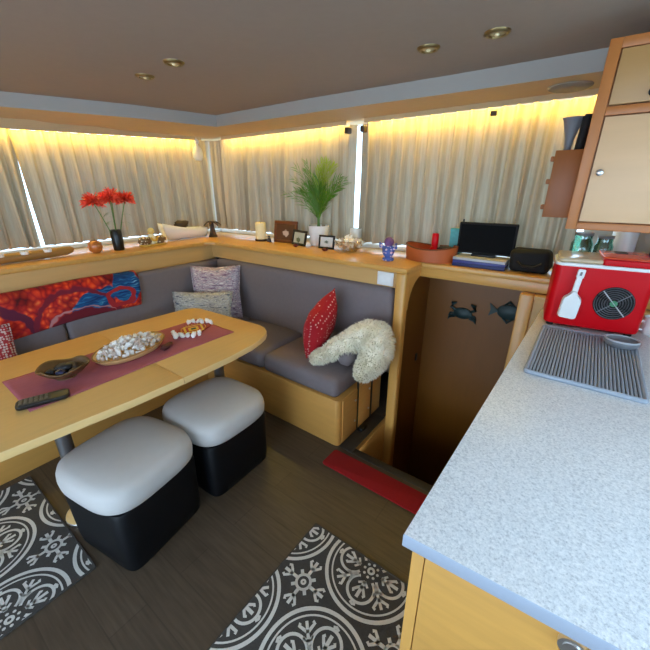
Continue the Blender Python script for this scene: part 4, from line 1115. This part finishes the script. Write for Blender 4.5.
# glass bowl of shells
t = thing('glass_bowl', 'clear glass bowl of seashells on the back ledge before the window post', 'bowl', (-1.44, 2.26, SZ))
bm = BM(); lathe(bm, [(0,0), (.05,0), (.055,.006), (.085,.03), (.115,.07), (.12,.085), (.115,.086), (.082,.035), (.05,.01), (0,.009)], 40)
obj('bowl', bm, M['bowl_glass'], t)
bm = BM(); tube(bm, [(.118*math.cos(a/40*2*math.pi), .118*math.sin(a/40*2*math.pi), .085) for a in range(40)], .003, 6, closed=True); obj('rim', bm, M['bowl_glass'], t)
placed = []; tries = 0; rnd = random.Random(5)
while len(placed) < 30 and tries < 6000:
    tries += 1
    a = rnd.uniform(0, 6.283); r = math.sqrt(rnd.random())*.095; z = rnd.uniform(.028, .11-.25*r)
    if r > .035+.9*z: continue
    p = (r*math.cos(a), r*math.sin(a), z)
    if any((p[0]-c[0])**2+(p[1]-c[1])**2+(p[2]-c[2])**2 < .028**2 for c in placed): continue
    placed.append(p)
for i, p in enumerate(placed):
    o = shell_at((-1.44+p[0], 2.26+p[1], SZ+p[2]), 1.3, 'seashell inside the clear glass bowl on the back ledge', 'seashells in the glass bowl')
t = thing('white_votive', 'white candle cup behind the glass bowl at the window post', 'candle', (-1.495, 2.43, SZ))
obj('cup', lathe(BM(), [(0,0), (.045,0), (.05,.005), (.046,.15), (.043,.152), (.04,.13), (0,.13)], 24), M['white'], t)
obj('wax', lathe(BM(), [(0,.135), (.041,.135), (.041,.131), (0,.131)], 20), M['cream'], t)

# colourful figurine
t = thing('painted_figurine', 'blue and pink painted pottery figurine on the ledge corner above the switch', 'figurine', (-1.045, 2.12, SZ))
bm = BM(); lathe(bm, [(0,0), (.036,0), (.04,.006), (.036,.018), (.028,.024), (.038,.05), (.042,.07), (.03,.09), (.02,.098), (0,.1)], 24); obj('body', bm, M['figure_print'], t)
bm = BM(); lathe(bm, [(0,.092), (.024,.098), (.034,.115), (.03,.135), (.015,.15), (0,.153)], 22); obj('head', bm, pbr('figure_violet', (120,80,130), .35, var=.5, scale=50), t)
for s in (1, -1):
    bm = BM(); tube(bm, [(s*.03,0,.075), (s*.052,-.008,.09), (s*.055,-.012,.115)], [.013, .014, .012], 10); obj('arm', bm, M['figure_print'], t)

# orange tray with things in it
t = thing('orange_tray', 'orange oval wooden tray on the ledge over the stairwell', 'tray', (-.825, 2.305, SZ))
bm = BM(); lathe(bm, [(0,.006), (.93,.006), (.96,.02), (1.0,.088), (.985,.091), (1.05,.088), (1.0,.0), (0,0)], 48, sx=.165, sy=.115)
for v in bm.verts:
    if v.co.z > .03: v.co.z += .022*(v.co.x/.165)**2-.010
obj('bowl', bm, M['terracotta'], t)
bm = BM(); tube(bm, [(.170*math.cos(a/44*2*math.pi), .118*math.sin(a/44*2*math.pi), .081+.022*math.cos(a/44*2*math.pi)**2) for a in range(44)], .005, 6, closed=True); obj('rim', bm, M['frame_brown'], t)
t = thing('red_bottle', 'small red bottle standing in the orange tray', 'bottle', (-.80, 2.29, SZ+.0062))
obj('body', lathe(BM(), [(0,0), (.026,0), (.028,.004), (.028,.075), (.02,.09), (0,.091)], 20), M['red'], t)
obj('cap', lathe(BM(), [(0,.09), (.019,.09), (.021,.094), (.021,.165), (.017,.17), (0,.17)], 20), M['red'], t)
t = thing('pouch', 'dark pouch lying in the right end of the orange tray', 'pouch', (-.735, 2.31, SZ+.0062))
bm = BM(); box(bm, -.045, .045, -.035, .035, 0, .09, .02, 3); obj('body', bm, M['dark_grey'], t)
obj('flap', box(BM(), -.042, .042, -.038, -.034, .05, .085, .0015), M['dark_brown'], t)
t = thing('aqua_box', 'small aqua patterned box behind the orange tray', 'box', (-.695, 2.402, SZ))
obj('carton', box(BM(), -.042, .042, -.018, .018, 0, .20, .003), M['aqua'], t)
obj('lid', box(BM(), -.043, .043, -.019, .019, .185, .205, .003), M['aqua'], t)

# books + black screen + black bag
books = [(SZ, .020, 'navy', 'lowest navy book in the flat stack under the black screen', .0), (SZ+.020, .018, 'blue_book', 'middle blue book in the flat stack under the black screen', .02), (SZ+.038, .016, 'grey_light', 'pale grey book on top of the flat stack under the black screen', -.015)]
for z, h, mm, lab, rz in books:
    t = thing('book', lab, 'book', (-.50, 2.30, z), rz, 'books stacked under the screen')
    bm = BM(); box(bm, -.15, .15, -.085, .085, 0, .0025, .001); box(bm, -.15, .15, -.085, .085, h-.0025, h-.0004, .001); box(bm, -.15, .15, -.085, -.082, 0, h-.0004, .001)
    obj('cover', bm, M[mm], t); obj('pages', box(BM(), -.147, .147, -.0815, .082, .0026, h-.0028), M['paper'], t)
t = thing('tablet_screen', 'black screen standing on the blue books on the ledge', 'screen', (-.50, 2.335, SZ+.054), R(2))
bm = BM(); box(bm, -.165, .165, -.012, .012, .012, .200, .006, 3); p_ = obj('casing', bm, M['blackmatte'], t)
obj('display', box(BM(), -.153, .153, -.0135, -.0118, .024, .187), pbr('dark_display', (9,9,10), .75, spec=.15), t)
obj('stand', box(BM(), -.07, .07, -.03, .04, 0, .012, .003), M['black'], t)
obj('antenna', tube(BM(), [(-.15, .016, .10), (-.15, .016, .215)], .005, 8), M['black'], t)
t = thing('black_bag', 'low black pouch bag right of the black screen on the ledge', 'bag', (-.235, 2.32, SZ))
bm = BM(); box(bm, -.105, .10, -.08, .08, 0, .125, .03, 4)
for v in bm.verts: v.co += .012*noise.noise_vector(v.co*9)*(1 if v.co.z > .02 else 0)
obj('body', bm, M['blackmatte'], t, smooth=60)
obj('zip', tube(BM(), [(-.08, -.01, .126), (0, -.012, .130), (.08, -.01, .126)], .003, 6), M['dark_grey'], t)
obj('strap', tube(BM(), [(-.06, -.084, .06), (-.03, -.098, .04), (.03, -.098, .04), (.06, -.084, .06)], .006, 8), M['black'], t)

# things behind the ice maker, below the wall cabinet
def jar(label, x, y, h, r, m):
    t = thing('glass_jar', label, 'jar', (x, y, SZ), 0)
    obj('glass', lathe(BM(), [(0,0), (r*.9,0), (r,.006), (r,h*.8), (r*.8,h*.9), (r*.82,h), (r*.74,h), (r*.72,h*.9), (r*.92,h*.79), (r*.92,.01), (0,.008)], 24), m, t)
    obj('lid', lathe(BM(), [(0,h), (r*.86,h), (r*.86,h+.014), (0,h+.016)], 20), M['grey'], t)
jar('teal glass jar behind the left corner of the ice maker', -.02, 2.36, .215, .05, M['teal_glass'])
jar('smaller teal glass jar behind the middle of the ice maker', .075, 2.37, .205, .042, M['teal_glass'])
t = thing('green_bottle', 'small green brown bottle on the ledge left of the ice maker', 'bottle', (-.095, 2.22, SZ))
obj('body', lathe(BM(), [(0,0), (.022,0), (.024,.005), (.024,.06), (.01,.085), (.009,.11), (0,.11)], 18), pbr('olive_glass', (58,62,34), .2, var=.4, scale=40), t)
obj('cap', lathe(BM(), [(0,.11), (.011,.11), (.011,.125), (0,.126)], 14), M['gold'], t)
t = thing('paper_roll', 'white paper roll standing behind the ice maker under the wall cabinet', 'paper roll', (.155, 2.45, SZ))
obj('roll', lathe(BM(), [(.02,0), (.055,0), (.055,.26), (.02,.26)], 28), M['white'], t)
obj('core', lathe(BM(), [(.016,0), (.0195,0), (.0195,.262), (.016,.262), (.016,0)], 20), M['log'], t)
t = thing('navy_box', 'navy blue carton behind the right end of the ice maker', 'box', (.34, 2.40, SZ))
obj('carton', box(BM(), -.07, .07, -.04, .04, 0, .26, .003), M['navy'], t)
obj('flap', box(BM(), -.07, .07, -.042, -.0395, .225, .258, .001), M['blue_book'], t)

# ------------------------------------------------------------------ crab and fish plaques in the stairwell
t = thing('crab_plaque', 'dark teal crab plaque, left one on the stairwell wall', 'wall ornament', (-.61, 2.499, .708))
bm = BM(); lathe(bm, [(0,.0), (.058,.0), (.056,.012), (.035,.022), (0,.026)], 24, sx=1.15, sy=.72); bmesh.ops.transform(bm, matrix=Matrix.Rotation(R(90), 4, 'X'), verts=bm.verts[:]); obj('shell', bm, M['teal'], t)
for s in (1, -1):
    bm = BM(); tube(bm, [(s*.05,-.01,.02), (s*.085,-.012,.038), (s*.075,-.014,.066), (s*.05,-.014,.078)], [.01, .012, .016, .005], 8); obj('claw', bm, M['teal'], t)
    for k in range(3):
        bm = BM(); tube(bm, [(s*.05,-.008,-.005-.012*k), (s*.085,-.012,-.008-.016*k), (s*.098,-.008,-.034-.014*k)], [.008, .006, .003], 6); obj('leg', bm, M['teal'], t)
t = thing('fish_plaque', 'dark teal fish plaque, right one on the stairwell wall', 'wall ornament', (-.33, 2.499, .775))
bm = BM(); lathe(bm, [(0,0), (.06,0), (.058,.012), (.035,.022), (0,.025)], 28, sx=1.25, sy=.85); bmesh.ops.transform(bm, matrix=Matrix.Translation((.012,0,0)) @ Matrix.Rotation(R(90), 4, 'X'), verts=bm.verts[:]); obj('body', bm, M['teal'], t)
bm = BM()
for pts in ([(-.05,0), (-.11,.045), (-.10,0), (-.11,-.045)],):
    lo = [bm.verts.new((x, -.002, z)) for x, z in pts]; hi = [bm.verts.new((x, -.014, z)) for x, z in pts]
    bm.faces.new(lo); bm.faces.new(hi[::-1])
    for i in range(4): bm.faces.new((lo[i], lo[(i+1) % 4], hi[(i+1) % 4], hi[i]))
obj('tail', bm, M['teal'], t)
for sz in (1, -1):
    bm = BM(); tube(bm, [(-.02,-.006,sz*.045), (.01,-.008,sz*.07), (.05,-.006,sz*.04)], [.006, .012, .004], 8); obj('fin', bm, M['teal'], t)

# ------------------------------------------------------------------ light
w = bpy.data.worlds.new('daylight'); sc.world = w; w.use_nodes = True
bg = w.node_tree.nodes['Background']; bg.inputs[0].default_value = (.62, .80, 1.0, 1); bg.inputs[1].default_value = 5.3

cam = bpy.data.cameras.new('camera'); co = bpy.data.objects.new('camera', cam); COL.objects.link(co)
cam.sensor_width = 36; cam.lens = 348*36/650; cam.clip_start = .02
co.location = (0, 0, 1.55); co.rotation_euler = (math.pi/2-math.atan(137/348), 0, R(36.5))
sc.camera = co
sc.view_settings.view_transform = 'Standard'; sc.view_settings.look = 'None'; sc.view_settings.gamma = 1; sc.view_settings.use_curve_mapping = False
sc.view_settings.exposure = 0.14
sc.cycles.use_denoising = True
sc.cycles.max_bounces = 10; sc.cycles.diffuse_bounces = 5; sc.cycles.transparent_max_bounces = 12
